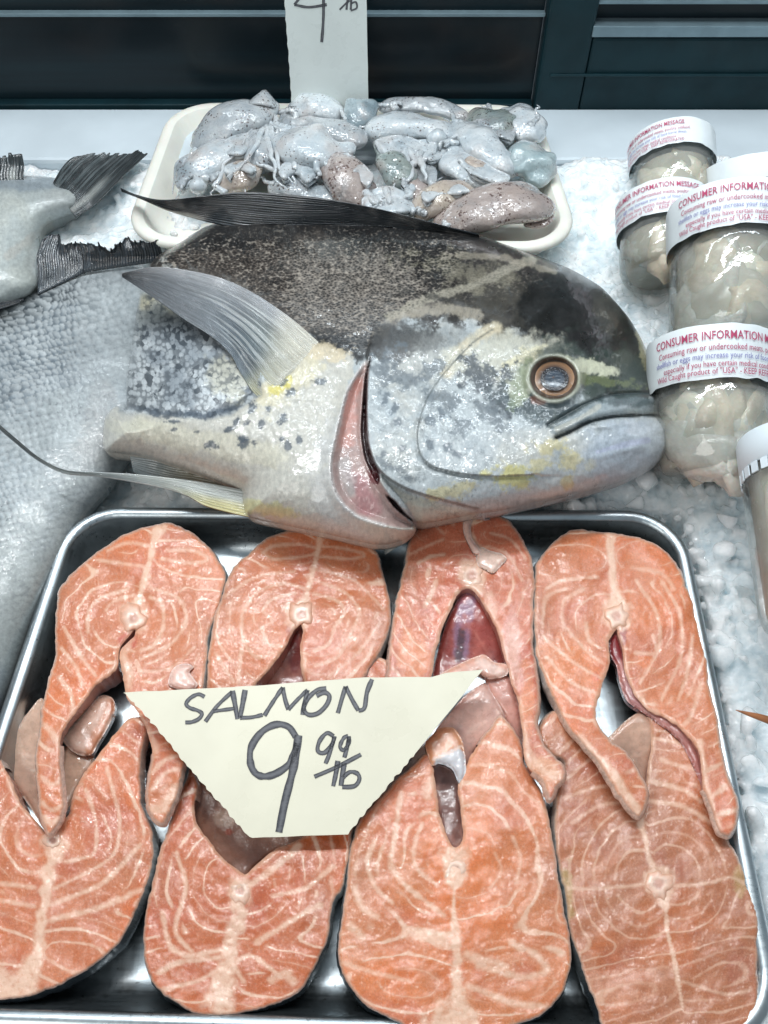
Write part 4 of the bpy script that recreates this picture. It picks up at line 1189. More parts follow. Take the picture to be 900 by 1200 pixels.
def fin(name, lead, trail, nray, zfn, parent, colfn, thick=.0012, ridge=.0008, nv=70, ragged=0, seed=1, mat=None):
    """membrane with raised rays that run from the base (start of both edge curves) to the tip (their end)"""
    A, B = spath(lead, nv), spath(trail, nv)
    per = 4
    nu = nray * per + 1
    u = np.linspace(0, 1, nu)
    t = np.linspace(0, 1, nv)
    U, Tt = np.meshgrid(u, t)
    X = A[:, 0][:, None] * (1 - U) + B[:, 0][:, None] * U
    Y = A[:, 1][:, None] * (1 - U) + B[:, 1][:, None] * U
    if ragged:
        ray = np.round(U * nray)
        jag = (vnoise(U * nray * .28 + seed, ray * 0 + .5, seed) - .5) * 2.0 * ragged + (vnoise(ray * 3.7, U * 0, seed + 3) - .5) * ragged * .7
        dx, dy = np.gradient(X, axis=0), np.gradient(Y, axis=0)
        L_ = np.hypot(dx, dy) + 1e-9
        k = jag * sstep(.55, 1.0, Tt)
        X, Y = X + dx / L_ * k, Y + dy / L_ * k
    r = .5 + .5 * np.cos(U * nray * 2 * math.pi + 2.2 * vnoise(U * nray * .7, Tt * 2, seed + 8))
    z = (zfn(U, Tt, X, Y) if zfn.__code__.co_argcount == 4 else zfn(U, Tt)) + ridge * (r ** 2) * (1 - .5 * Tt) + (fbm(X, Y, 30, 3, seed) - .5) * .002
    top = at(X.ravel(), Y.ravel(), z.ravel())
    bot = top - np.array([0, 0, thick])
    f = grid_faces(nu, nv)
    n = len(top)
    edge = [i for i in range(nu)] + [j * nu + nu - 1 for j in range(1, nv)] + [(nv - 1) * nu + i for i in range(nu - 2, -1, -1)] + [j * nu for j in range(nv - 2, 0, -1)]
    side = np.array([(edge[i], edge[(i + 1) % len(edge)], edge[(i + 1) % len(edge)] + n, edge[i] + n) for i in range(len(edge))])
    c = colfn(U.ravel(), Tt.ravel(), r.ravel(), X.ravel(), Y.ravel())
    uv = np.stack([U.ravel() * nray * .006, Tt.ravel() * .05, np.zeros(n)], -1)
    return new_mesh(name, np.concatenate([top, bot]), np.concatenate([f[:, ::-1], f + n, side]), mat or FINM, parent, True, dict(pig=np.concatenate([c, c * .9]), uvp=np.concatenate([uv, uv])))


def blend(*cs):
    """(colour, weight array) list -> normalised mix"""
    w = sum(np.clip(a, 0, None) for _, a in cs) + 1e-6
    return sum(s2l(c)[None, :] * (np.clip(a, 0, None) / w)[:, None] for c, a in cs)


fish = big_fish()
# pectoral fin, sickle shaped
def pect_col(U, t, r, X, Y):
    base = blend(((118, 122, 126), 1 + 0 * U), ((176, 176, 178), .9 * sstep(.25, 0, U) + .5 * r * sstep(.45, .1, U)), ((58, 76, 88), 2.2 * np.exp(-((U - .75) / .3) ** 2) * sstep(.75, .15, t)), ((96, 108, 84), 1.3 * np.exp(-((U - .45) / .25) ** 2) * sstep(.5, .1, t)),
                 ((196, 191, 176), 9 * sstep(.34, .08, t + .10 * (U - .3))), ((190, 186, 120), 1.6 * np.exp(-((t - .16) / .07) ** 2) * sstep(.4, .9, U)), ((206, 208, 206), 1.5 * sstep(.62, .8, vnoise(U * 46, t * 2.5, 17)) * sstep(.75, .3, t)), ((66, 68, 72), 1.4 * sstep(.55, 1, t)))
    return base * (.86 + .20 * vnoise(U * 60, t * 4, 9) + .06 * r)[:, None]


def pect_z(U, t, X, Y):
    bz = big_fish.G[np.clip((X / 3).astype(int), 0, 339), np.clip((Y / 3).astype(int), 0, 219)]
    far = sstep(.30, .62, t)
    on = bz + .0004 + .0035 * sstep(.06, .5, t) - .0090 * sstep(.13, .0, t) - .0012 * U * sstep(.5, .1, t)
    return on * (1 - far) + (.0790 - .004 * U - .003 * t) * far


fin("pectoral_fin", [(394, 420), (368, 396), (340, 372), (300, 345), (262, 327), (222, 317), (180, 313), (143, 320)], [(340, 476), (304, 466), (284, 440), (270, 415), (248, 394), (215, 373), (175, 345), (143, 324)], 44,
    pect_z, fish, pect_col, .0008, .00045, 110, 0, 5)
fin("dorsal_fin", [(560, 274), (520, 264), (450, 246), (400, 236), (360, 230), (290, 225), (235, 230), (190, 234), (160, 228), (141, 220)], [(562, 277), (520, 270), (460, 266), (400, 264), (300, 267), (258, 262), (225, 254), (195, 245), (165, 232), (142, 223)], 16,
    lambda U, t: .0405 + .020 * (1 - U) * np.sin(math.pi * np.clip(t * .9 + .05, 0, 1)) + .004 * sstep(.6, 1, t), fish,
    lambda U, t, r, X, Y: blend(((26, 28, 30), 1 + 0 * U), ((48, 58, 66), .6 * r), ((188, 184, 176), 6 * sstep(.8, 1.0, U) * sstep(.60, .72, t) * sstep(.92, .85, t))), .0014, .0010, 110, 0, 6)
pelv = lambda U, t, r, X, Y: blend(((190, 194, 190), 1 + .5 * r), ((198, 184, 92), 2.2 * np.exp(-((t - .10) / .12) ** 2) * sstep(.4, .9, U)), ((54, 64, 70), 5 * sstep(.66, .82, t)), ((150, 160, 166), .8 * sstep(.3, .5, t)))
fin("pelvic_fin", [(296, 576), (270, 571), (230, 564), (190, 559), (150, 555), (110, 553), (75, 550), (45, 535), (18, 513), (-4, 494), (-30, 470)], [(296, 606), (272, 601), (240, 592), (218, 580), (190, 571), (150, 563), (110, 557), (75, 554), (44, 539), (16, 517), (-6, 498), (-32, 474)], 9,
    lambda U, t: .034 + .022 * sstep(.35, .8, t) - .004 * U, fish, pelv, .0012, .0008, 120, 0, 7)
fin("pelvic_fin", [(294, 574), (270, 562), (240, 549), (210, 545), (180, 537), (152, 534)], [(296, 579), (270, 576), (230, 571), (200, 566), (170, 560), (156, 552)], 9,
    lambda U, t: .027 - .003 * U, fish, lambda U, t, r, X, Y: blend(((150, 158, 160), 1 + r), ((62, 70, 60), 3.2 * np.exp(-((U - .35) / .3) ** 2) * sstep(.9, .3, t)), ((160, 132, 58), 1.6 * np.exp(-((t - .4) / .2) ** 2))), .0012, .0008, 60, 0, 8)


# ------------------------------------------------------------------ SILVER FISH AT THE LEFT
def scale_field(X, Y, ang, size, seed):
    """overlapping scales: 0 at the pocket edge .. 1 centre; returns (ramp, rim, random)"""
    c, s = math.cos(ang), math.sin(ang)
    wob = (fbm(X, Y, 50, 3, seed) - .5) * size * 2.6
    S = (X * c + Y * s + wob) / size
    Q = (-X * s + Y * c + wob) / (size * 1.15)
    best = np.full(X.shape, 9.0)
    val = np.zeros(X.shape)
    rim = np.zeros(X.shape)
    rnd = np.zeros(X.shape)
    done = np.zeros(X.shape, bool)
    r0 = np.floor(S * 2).astype(int)
    for k in (2, 1, 0, -1, -2):                     # the row in front wins
        row = r0 + k
        off = (row % 2) * .5
        qi = np.floor(Q + off)
        ds = S - row * .5
        dq = Q + off - qi - .5
        jx, jy = vnoise(qi * 5.1 + .5, row * 2.3 + .5, seed + 1) - .5, vnoise(qi * 3.7 + .5, row * 4.9 + .5, seed + 2) - .5
        rr = np.sqrt(((ds + .30 * jx) / .98) ** 2 + ((dq + .30 * jy) / (.62 + .2 * jx)) ** 2)
        hit = (rr < 1) & ~done & (ds > -1)
        val = np.where(hit, .5 - ds * .5, val)
        rim = np.where(hit, sstep(.58, .98, rr), rim)
        rnd = np.where(hit, vnoise(qi * 7.3 + .5, row * 3.1 + .5, seed), rnd)
        done |= hit
    return val, rim, rnd


def silver_fish():
    O = catmull([(-80, 372), (-30, 362), (10, 350), (50, 330), (95, 313), (140, 304), (175, 306), (200, 330), (205, 400), (190, 480), (150, 540), (128, 575), (106, 600), (80, 650), (52, 712), (25, 780), (-5, 850), (-80, 940)], True, 2.5, .45)
    P, T, D = triangulate(O, 1.7)
    X, Y = P[:, 0], P[:, 1]
    prof = np.sqrt(np.clip(1 - (1 - np.clip(D / 95, 0, 1)) ** 2, 0, 1))
    right = sstep(150, 230, X)
    z = -.004 + .036 * prof
    lo = sstep(640, 800, Y)
    z -= .006 * lo
    val, rim, rnd = scale_field(X, Y, math.radians(118), 11.0, 3)
    amt = sstep(185, 40, X + .35 * (Y - 420)) * .9 + .18
    amt *= sstep(780, 560, Y) * .7 + .3
    amt *= .55 + .9 * fbm(X, Y, 45, 3, 41)
    z += (.0008 * val - .0003 * rim) * amt + (fbm(X, Y, 70, 3, 4) - .5) * .004
    p = Paint(X, Y, (142, 150, 154))
    p.mottle(80, .4, .7, (160, 166, 166), .6, 1)
    p.ell(10, 410, 130, 60, (92, 102, 110), .9, -24, .6, .3, 30, 2)
    p.ell(40, 345, 150, 28, (50, 58, 64), .9, -22, .5, .3, 20, 3)
    p.ell(125, 390, 40, 90, (150, 156, 158), .6, 0, .6, .4, 40, 4)
    p.ell(115, 500, 26, 50, (150, 148, 146), .5, 10, .6, .4, 20, 5)
    p.ell(20, 580, 60, 40, (140, 150, 156), .5, -40, .7, .5, 25, 6)
    p.ell(20, 700, 70, 120, (172, 178, 174), .6, 20, .6, .4, 30, 7)
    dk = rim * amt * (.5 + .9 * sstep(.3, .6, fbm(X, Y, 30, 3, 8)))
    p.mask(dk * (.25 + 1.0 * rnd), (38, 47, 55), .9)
    p.mask(sstep(.30, .02, val) * amt * sstep(.25, .8, rnd) * sstep(170, 60, X), (44, 54, 62), .9)  # shade in the scale pockets, put into the pigment
    p.mask(sstep(.6, .95, val) * amt * .5, (222, 227, 228), .9)  # bright flash on the scale fronts, put into the pigment
    p.c *= (.86 + .28 * rnd * np.clip(amt, 0, 1))[:, None]
    c0 = at1(40, 560, 0)
    root = thing("fish", (c0.x, c0.y, 0), "silver fish with large scales at the left edge, partly under the cut fish head", "fish")
    W = at(X, Y, z)
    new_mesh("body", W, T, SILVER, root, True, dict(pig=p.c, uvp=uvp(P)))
    N = len(O)
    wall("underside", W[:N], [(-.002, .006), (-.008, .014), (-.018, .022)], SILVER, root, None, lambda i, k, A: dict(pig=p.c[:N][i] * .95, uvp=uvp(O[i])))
    dkf = lambda U, t, r, X, Y: blend(((26, 30, 34), 1 + 0 * U), ((58, 66, 74), 1.6 * sstep(.5, .9, vnoise(U * 37, t * 2, 5))), ((84, 92, 98), .8 * sstep(.25, 0, t)))
    fin("dorsal_fin", [(44, 345), (44, 320), (43, 300), (50, 280)], [(100, 318), (100, 305), (98, 292), (95, 284)], 20, lambda U, t: .016 + .016 * t, root, dkf, .0012, .0004, 24, 9, 21)
    fin("dorsal_fin", [(98, 318), (98, 305), (97, 295), (94, 286)], [(190, 305), (190, 297), (188, 290), (186, 282)], 30, lambda U, t: .017 + .018 * t, root, dkf, .0012, .0004, 24, 10, 24)
    fin("side_fin", [(-30, 368), (0, 361), (22, 354)], [(-30, 358), (0, 354), (28, 350)], 4, lambda U, t: .026 + .004 * t, root, dkf, .0012, .0006, 16, 2, 25)
    return root


def pale_fish():
    O = catmull([(-80, 212), (-20, 206), (30, 206), (62, 208), (86, 214), (97, 230), (92, 246), (72, 256), (54, 264), (45, 280), (43, 310), (44, 335), (22, 352), (-80, 380)], True, 2.5, .45)
    P, T, D = triangulate(O, 2.4)
    X, Y = P[:, 0], P[:, 1]
    z = .012 + .032 * np.sqrt(np.clip(1 - (1 - np.clip(D / 60, 0, 1)) ** 2, 0, 1)) + (fbm(X, Y, 40, 3, 4) - .5) * .004
    val, rim, rnd = scale_field(X, Y, math.radians(100), 8, 5)
    z += .0003 * val
    p = Paint(X, Y, (172, 178, 176))
    p.mottle(50, .4, .7, (190, 192, 184), .7, 1)
    p.ell(30, 212, 90, 12, (132, 142, 150), .8, 4, .6, .4, 20, 2)
    p.ell(70, 240, 24, 18, (168, 172, 172), .6, 0, .6, .4, 14, 3)
    p.mask(rim * .3, (140, 146, 148), .6)
    p.line([(10, 300), (60, 262)], 10, (176, 168, 158), .4, .6, 10, 4)
    c0 = at1(0, 280, 0)
    root = thing("fish", (c0.x, c0.y, 0), "pale fish in the far left corner with ragged dark tail fin", "fish")
    W = at(X, Y, z)
    new_mesh("body", W, T, SILVER, root, True, dict(pig=p.c, uvp=uvp(P)))
    N = len(O)
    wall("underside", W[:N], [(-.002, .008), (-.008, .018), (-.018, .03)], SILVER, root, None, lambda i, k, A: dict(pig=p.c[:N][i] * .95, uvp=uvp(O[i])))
    dkf = lambda U, t, r, X, Y: blend(((42, 47, 49), 1 + 0 * U), ((96, 104, 106), 1.6 * sstep(.5, .9, vnoise(U * 41, t * 2, 6))), ((150, 152, 148), 2.5 * np.exp(-((U - .8) / .05) ** 2) * sstep(.7, .3, t)))
    fin("tail_fin", [(62, 214), (70, 200), (80, 188), (92, 181)], [(88, 254), (112, 238), (142, 208), (173, 179)], 30, lambda U, t: .030 - .004 * U + .004 * t, root, dkf, .0012, .0005, 40, 10, 11)
    fin("dorsal_fin", [(-40, 215), (-40, 205), (-38, 192), (-38, 180)], [(28, 212), (27, 204), (28, 194), (26, 182)], 18, lambda U, t: .024 + .012 * t, root, dkf, .0012, .0006, 20, 10, 13)
    return root


silver = silver_fish()
pale = pale_fish()

# ------------------------------------------------------------------ FOAM TRAY WITH SQUID
FT_C = [at(p[0], p[1], .034)[:2] for p in ((202, 119), (628, 122), (684, 292), (140, 285))]
_keep = TR_C
TR_C = FT_C
foam = thing("foam_tray", (float(np.mean([c[0] for c in FT_C])), float(np.mean([c[1] for c in FT_C])), .004), "cream white foam tray holding the heap of squid", "tray")
rings = [(-.040, .010), (-.032, .0103), (-.024, .013), (-.017, .022), (-.013, .0305), (-.0105, .0335), (-.006, .0345), (-.0015, .0338), (.0008, .0315), (.0006, .029), (-.004, .027), (-.012, .018), (-.02, .006)]
f_pr = [(ring_dense(o, z), o) for o, z in rings]


def ring_r(off, z, R):
    P = tray_ring(off, z, R)
    return np.concatenate([P[i] + (np.roll(P, -1, 0)[i] - P[i]) * np.linspace(0, 1, 5, endpoint=False)[:, None] for i in range(len(P))])


loft("dish", [ring_r(o, z, .048) for o, z in rings[:6]], FOAM, foam, True)
loft("lip", [ring_r(o, z, .048) for o, z in rings[5:10]], FOAM, foam)
loft("outer_wall", [ring_r(o, z, .048) for o, z in rings[9:]], FOAM, foam)
TR_C = _keep

SQ_GREY = squid_material("squid_grey", (188, 192, 194), (84, 70, 68), .32, (168, 176, 182))
SQ_PALE = squid_material("squid_pale", (214, 218, 220), (104, 90, 86), .22, (192, 202, 208))
SQ_BROWN = squid_material("squid_brown", (182, 166, 158), (88, 60, 54), .40, (168, 156, 152))
SQ_GREEN = squid_material("squid_green", (154, 162, 156), (70, 66, 62), .34, (126, 142, 142))
SQ_BEIGE = squid_material("squid_beige", (204, 190, 174), (108, 84, 72), .28, (184, 170, 160))
EYE_DARK = simple("squid_eye", (30, 34, 40), .08, .1, 60, 0, coat=1.0)
EYE_RIM = simple("squid_eye_rim", (120, 128, 130), .2, .1, 60, 0, coat=.6)


def lumpy(v, amp, sc_, seed):
    v = np.asarray(v, float)
    c = v.mean(0)
    d = v - c
    d /= np.linalg.norm(d, axis=1, keepdims=True) + 1e-9
    n = fbm(v[:, 0] * 1000 + v[:, 2] * 700, v[:, 1] * 1000, sc_, 3, seed) - .5
    return v + d * (n * amp)[:, None]


SQUID_GROUP = "squid heaped in the foam tray"


def squid(path, mat, label, arms=(), head=None, eye=None, finpts=None, flat=.50, seed=1):
    """path: (px, py, z, radius in px) along the mantle"""
    P = spath(path, 18)
    W = at(P[:, 0], P[:, 1], P[:, 2])
    rad = P[:, 3] * np.array([mpp(y, z) for y, z in zip(P[:, 1], P[:, 2])])
    c = W.mean(0)
    root = thing("squid", (c[0], c[1], .012), label, "squid", SQUID_GROUP)
    sd = vnoise(np.array([seed * 2.7]), np.array([.5]), 3)[0]
    rad = rad * 1.32 * (1 + .45 * (sd - .5) * np.linspace(-1, 1, 18)) * (.86 + .3 * vnoise(np.linspace(0, 5, 18) + seed * 3, np.full(18, seed * 1.7), 4))
    e = np.linspace(0, 1, 18)
    rad = rad * np.sqrt(np.clip(1 - np.clip((e - .86) / .14, 0, 1) ** 2, .004, 1)) * np.sqrt(np.clip(1 - np.clip((.14 - e) / .14, 0, 1) ** 2, .05, 1))
    v, f = tube(W, rad, 22, flat)
    v = lumpy([tuple(q) for q in v], .012, 20, seed)
    v = lumpy(v, .006, 8, seed + 5)
    o = new_mesh("mantle", v, f, mat, root)
    o.modifiers.new("smooth", 'SUBSURF').render_levels = 1
    if finpts:
        F0 = spath(finpts, 10)
        W2 = at(F0[:, 0], F0[:, 1], F0[:, 2])
        r2 = F0[:, 3] * mpp(F0[4, 1], .04)
        v, f = tube(W2, r2 * np.sin(np.linspace(.15, math.pi - .1, 10)) ** .6, 14, .22)
        new_mesh("fin", lumpy([tuple(q) for q in v], .003, 12, seed + 2), f, mat, root)
    if head:
        hx, hy, hz, hr = head
        hv, hf = tube([at1(hx - hr * .8, hy, hz), at1(hx - hr * .4, hy, hz + .001), at1(hx, hy, hz + .0015), at1(hx + hr * .4, hy, hz + .001), at1(hx + hr * .8, hy, hz)], [hr * k * mpp(hy, hz) for k in (.35, .85, 1, .85, .35)], 14, .8)
        new_mesh("head", lumpy([tuple(q) for q in hv], .003, 10, seed + 3), hf, SQ_PALE, root)
    if eye:
        ex, ey, ez, er = eye
        ctr = at1(ex, ey, ez)
        toward = (V((0, 0, CAMZ)) - ctr).normalized() * .5 + V((0, 0, .6))
        toward.normalize()
        q = toward.to_track_quat('Z', 'Y').to_matrix()
        r = er * mpp(ey, ez)

        def dome(k, hgt, base):
            vs, S, R = [], 18, 6
            for j in range(R):
                a = j / (R - 1) * math.pi / 2
                for s in range(S):
                    b = 2 * math.pi * s / S
                    vs.append(ctr + q @ V((k * r * math.sin(a) * math.cos(b), k * r * math.sin(a) * math.sin(b), base + hgt * r * math.cos(a))))
            return [tuple(x) for x in vs], grid_faces(S, R, True)
        v1, f1 = dome(.95, .4, 0)
        ew = new_mesh("eye", np.array(v1), f1, EYE_RIM, root)
        v2, f2 = dome(.66, .34, .22 * r)
        new_mesh("pupil", np.array(v2), f2, EYE_DARK, ew)
    if not arms and seed not in (20,):
        rg = random.Random(seed * 7)
        x0, y0, z0_, r0 = P[2]
        for _ in range(rg.choice((2, 3, 4))):
            a0 = rg.uniform(0, 6.28)
            q = [(x0 + rg.uniform(-.5, .5) * r0, y0 + rg.uniform(-.4, .4) * r0, z0_ + .012, rg.uniform(3, 7))]
            for s_ in range(3):
                a0 += rg.uniform(-.9, .9)
                px_, py_ = q[-1][0] + 13 * math.cos(a0), q[-1][1] + 9 * math.sin(a0)
                q.append((min(632, max(206, px_)), min(250, max(124, py_)), q[-1][2] - rg.uniform(-.002, .005), q[-1][3] * .8))
            arms = list(arms) + [q]
    for k, a in enumerate(arms):
        A = np.array(a, float)
        Q = spath(A, 26)
        Q[:, 0] += (fbm(np.arange(26) * 3.0, np.full(26, k * 9.0), 14, 2, seed + k) - .5) * 10
        Q[:, 1] += (fbm(np.arange(26) * 3.0 + 50, np.full(26, k * 9.0), 12, 2, seed + k) - .5) * 7
        Q[:, 2] -= .0055
        Wt = at(Q[:, 0], Q[:, 1], Q[:, 2])
        w = np.linspace(1.0, .0, 26) ** 1.2 * .85 * A[0, 3] + .0005 / mpp(Q[10, 1], Q[10, 2])
        w = w * 1.0
        w = w * mpp(Q[10, 1], Q[10, 2])
        v, f = tube(Wt, w, 9, .85)
        new_mesh("arm", lumpy([tuple(t) for t in v], .0012, 6, seed + k), f, SQ_PALE, root)
    return root


Zs = .030
squid([(225, 172, Zs, 12), (245, 158, Zs + .012, 20), (275, 143, Zs + .020, 24), (305, 130, Zs + .022, 20), (318, 118, Zs + .024, 10)], SQ_GREY, "grey squid along the far left rim of the foam tray, pointed fin end up", finpts=[(292, 122, Zs + .024, 13), (306, 114, Zs + .034, 15), (324, 124, Zs + .026, 13)], seed=1,
      arms=[[(232, 172, Zs + .01, 6), (222, 190, Zs + .012, 4), (206, 205, Zs + .008, 3), (202, 226, Zs + .004, 2)], [(236, 176, Zs + .01, 6), (226, 198, Zs + .014, 4), (214, 222, Zs + .01, 3)]])
squid([(214, 224, Zs, 12), (226, 205, Zs + .008, 17), (250, 186, Zs + .014, 18), (284, 176, Zs + .016, 13), (300, 168, Zs + .018, 8)], SQ_PALE, "whitish squid lying beside the left rim of the foam tray, under the grey one", seed=2, head=(232, 218, Zs + .014, 11),
      arms=[[(236, 210, Zs + .018, 6), (252, 212, Zs + .012, 5), (248, 226, Zs + .008, 4)], [(230, 212, Zs + .02, 6), (216, 222, Zs + .014, 5), (206, 232, Zs + .008, 3)]])
squid([(250, 224, Zs + .004, 8), (264, 214, Zs + .008, 13), (280, 206, Zs + .012, 15), (298, 194, Zs + .012, 11), (310, 184, Zs + .012, 6)], SQ_BEIGE, "small beige squid near the fish's back fin, left of the thin tentacles", seed=3,
      arms=[[(262, 228, Zs + .014, 4.5), (254, 214, Zs + .018, 4), (262, 196, Zs + .022, 4), (282, 176, Zs + .028, 3.5), (296, 150, Zs + .034, 3)], [(300, 206, Zs + .012, 4), (296, 216, Zs + .016, 4), (284, 226, Zs + .016, 3)]])
squid([(318, 216, Zs + .002, 12), (342, 220, Zs + .004, 17), (372, 228, Zs + .004, 17), (402, 236, Zs + .002, 10)], SQ_GREY, "long speckled squid lying along the fish's back fin", seed=4)
squid([(296, 150, Zs + .014, 9), (302, 170, Zs + .016, 15), (306, 190, Zs + .014, 16), (312, 204, Zs + .008, 10)], SQ_GREY, "narrow upright squid with long thin tentacles hanging down its right side", seed=5,
      arms=[[(312, 150, Zs + .026, 5), (314, 176, Zs + .030, 4), (322, 204, Zs + .026, 4), (336, 226, Zs + .020, 3)], [(318, 148, Zs + .026, 5), (322, 176, Zs + .028, 4), (328, 200, Zs + .026, 3.5), (346, 214, Zs + .024, 3)], [(308, 152, Zs + .026, 5), (300, 170, Zs + .032, 4), (290, 190, Zs + .03, 3), (268, 206, Zs + .032, 3)]])
squid([(330, 158, Zs + .014, 14), (350, 168, Zs + .020, 25), (372, 176, Zs + .020, 24), (396, 176, Zs + .020, 12), (416, 172, Zs + .020, 7)], SQ_PALE, "plump whitish squid at the middle left of the heap", seed=6,
      arms=[[(372, 182, Zs + .03, 7), (372, 200, Zs + .026, 5), (366, 214, Zs + .02, 3)], [(350, 190, Zs + .026, 6), (342, 204, Zs + .022, 4), (350, 220, Zs + .016, 3)]])
squid([(326, 192, Zs + .008, 13), (342, 198, Zs + .010, 17), (358, 200, Zs + .008, 13)], SQ_GREY, "small silvery squid in the hollow under the plump whitish one", seed=7)
squid([(374, 172, Zs + .012, 9), (390, 190, Zs + .016, 18), (406, 210, Zs + .014, 22), (418, 228, Zs + .006, 20), (430, 244, Zs, 12)], SQ_BROWN, "brown freckled squid standing upright left of the heap's centre", seed=8)
squid([(330, 150, Zs + .012, 9), (362, 150, Zs + .016, 13), (395, 155, Zs + .018, 14), (428, 168, Zs + .014, 10)], SQ_GREY, "slim dark striped squid stretched below the upper price card", seed=9)
squid([(338, 134, Zs + .012, 10), (360, 126, Zs + .016, 15), (384, 128, Zs + .016, 14), (402, 134, Zs + .012, 9)], SQ_PALE, "pale squid lying against the foot of the upper price card", seed=10)
squid([(404, 146, Zs + .010, 12), (414, 138, Zs + .016, 19), (424, 130, Zs + .020, 17), (434, 118, Zs + .022, 10)], squid_material("squid_blue", (158, 172, 178), (90, 92, 98), .14, (138, 156, 164)), "bluish grey squid leaning up at the right edge of the upper price card", seed=11)
squid([(432, 152, Zs + .012, 12), (456, 148, Zs + .018, 17), (490, 148, Zs + .020, 17), (520, 156, Zs + .018, 13), (536, 160, Zs + .016, 8)], SQ_PALE, "white squid lying straight across the far middle of the heap", head=(512, 162, Zs + .018, 13), seed=12,
      arms=[[(520, 168, Zs + .026, 7), (534, 166, Zs + .026, 6), (540, 178, Zs + .02, 4)], [(508, 172, Zs + .026, 7), (498, 186, Zs + .026, 5), (486, 196, Zs + .022, 4), (478, 220, Zs + .02, 3)]])
squid([(446, 128, Zs + .010, 8), (476, 122, Zs + .016, 12), (508, 124, Zs + .016, 13), (534, 132, Zs + .014, 10), (548, 142, Zs + .012, 7)], SQ_GREY, "dark grey squid along the far rim, right of the upper price card", seed=13)
squid([(446, 162, Zs + .014, 8), (454, 180, Zs + .018, 14), (464, 200, Zs + .018, 15), (476, 222, Zs + .010, 12)], SQ_GREEN, "olive brown squid standing upright in the middle of the heap", seed=14,
      arms=[[(482, 178, Zs + .026, 7), (484, 196, Zs + .026, 6), (478, 212, Zs + .024, 4), (474, 224, Zs + .02, 3)], [(490, 180, Zs + .026, 7), (496, 198, Zs + .028, 6), (500, 212, Zs + .024, 4)], [(476, 176, Zs + .026, 6), (474, 196, Zs + .028, 5), (462, 222, Zs + .02, 3)]])
squid([(536, 146, Zs + .014, 11), (552, 158, Zs + .020, 16), (570, 176, Zs + .020, 16), (590, 192, Zs + .016, 14), (602, 204, Zs + .012, 9)], SQ_PALE, "bluish white squid slanting down to the right, near the far right corner", seed=15)
squid([(562, 136, Zs + .008, 14), (574, 144, Zs + .014, 20), (588, 156, Zs + .014, 21), (600, 168, Zs + .008, 15)], SQ_GREEN, "dark green squid tucked in the far right of the tray", seed=16,)
squid([(598, 128, Zs + .014, 12), (610, 138, Zs + .018, 16), (618, 152, Zs + .018, 16), (622, 168, Zs + .014, 12)], SQ_PALE, "pale squid in the far right corner with one thin arm tip sticking up", seed=17,
      arms=[[(624, 146, Zs + .030, 5), (628, 136, Zs + .032, 4), (629, 124, Zs + .036, 3)]])
squid([(596, 188, Zs + .010, 12), (610, 180, Zs + .018, 18), (624, 190, Zs + .018, 21), (632, 206, Zs + .012, 16), (634, 222, Zs + .006, 10)], squid_material("squid_ice", (186, 200, 202), (96, 98, 102), .12, (164, 184, 188)), "milky blue squid curled against the right rim of the tray", seed=18)
squid([(526, 170, Zs + .010, 9), (536, 190, Zs + .014, 15), (548, 206, Zs + .014, 14), (570, 218, Zs + .010, 9)], SQ_PALE, "white squid split open over a strip of orange flesh", seed=19)
squid([(540, 182, Zs + .016, 5), (556, 194, Zs + .020, 7), (574, 208, Zs + .018, 6), (582, 214, Zs + .014, 4)], SQ_BEIGE, "orange strip of squid flesh in the middle right of the heap", seed=20)
squid([(486, 256, Zs + .002, 9), (500, 240, Zs + .010, 15), (522, 228, Zs + .014, 17), (546, 226, Zs + .012, 14), (566, 230, Zs + .006, 8)], SQ_BEIGE, "cream coloured squid behind the big freckled one at the front", seed=21,)
squid([(508, 264, Zs + .002, 10), (530, 258, Zs + .008, 20), (565, 246, Zs + .016, 29), (600, 238, Zs + .018, 29), (628, 236, Zs + .014, 22), (642, 240, Zs + .006, 12)], SQ_BROWN, "big pinkish brown freckled squid at the front right, largest in the tray", seed=22, finpts=[(614, 262, Zs + .004, 14), (634, 256, Zs + .010, 15), (640, 240, Zs + .012, 13)])
squid([(482, 214, Zs + .006, 9), (488, 226, Zs + .008, 14), (496, 240, Zs + .004, 10)], SQ_BROWN, "little reddish brown squid between the olive and cream ones", seed=23)
squid([(424, 246, Zs + .002, 10), (440, 232, Zs + .008, 13), (456, 230, Zs + .010, 13), (474, 240, Zs + .006, 11), (484, 250, Zs, 8)], SQ_PALE, "white tentacled squid head at the front, touching the dark fish's back", seed=24, flat=.6,
      arms=[[(430, 226, Zs + .02, 6), (440, 236, Zs + .024, 5), (434, 248, Zs + .018, 3)], [(452, 222, Zs + .022, 6), (458, 236, Zs + .024, 5), (470, 246, Zs + .018, 4)], [(444, 232, Zs + .024, 5), (446, 242, Zs + .022, 4), (456, 250, Zs + .018, 3)]])
# thin wet skin flaps draped over some of them
_sq = {o["label"]: o for o in bpy.data.objects if o.get("category") == "squid"}


def flap(key, outline, z, seed, mat):
    root = next(o for k_, o in _sq.items() if key in k_)
    sheet("skin_flap", outline, z, (200, 204, 206), root, mat, seed, None, .004, ((.0002, .002), (-.003, .006)), 2.6, .020, 7.0)


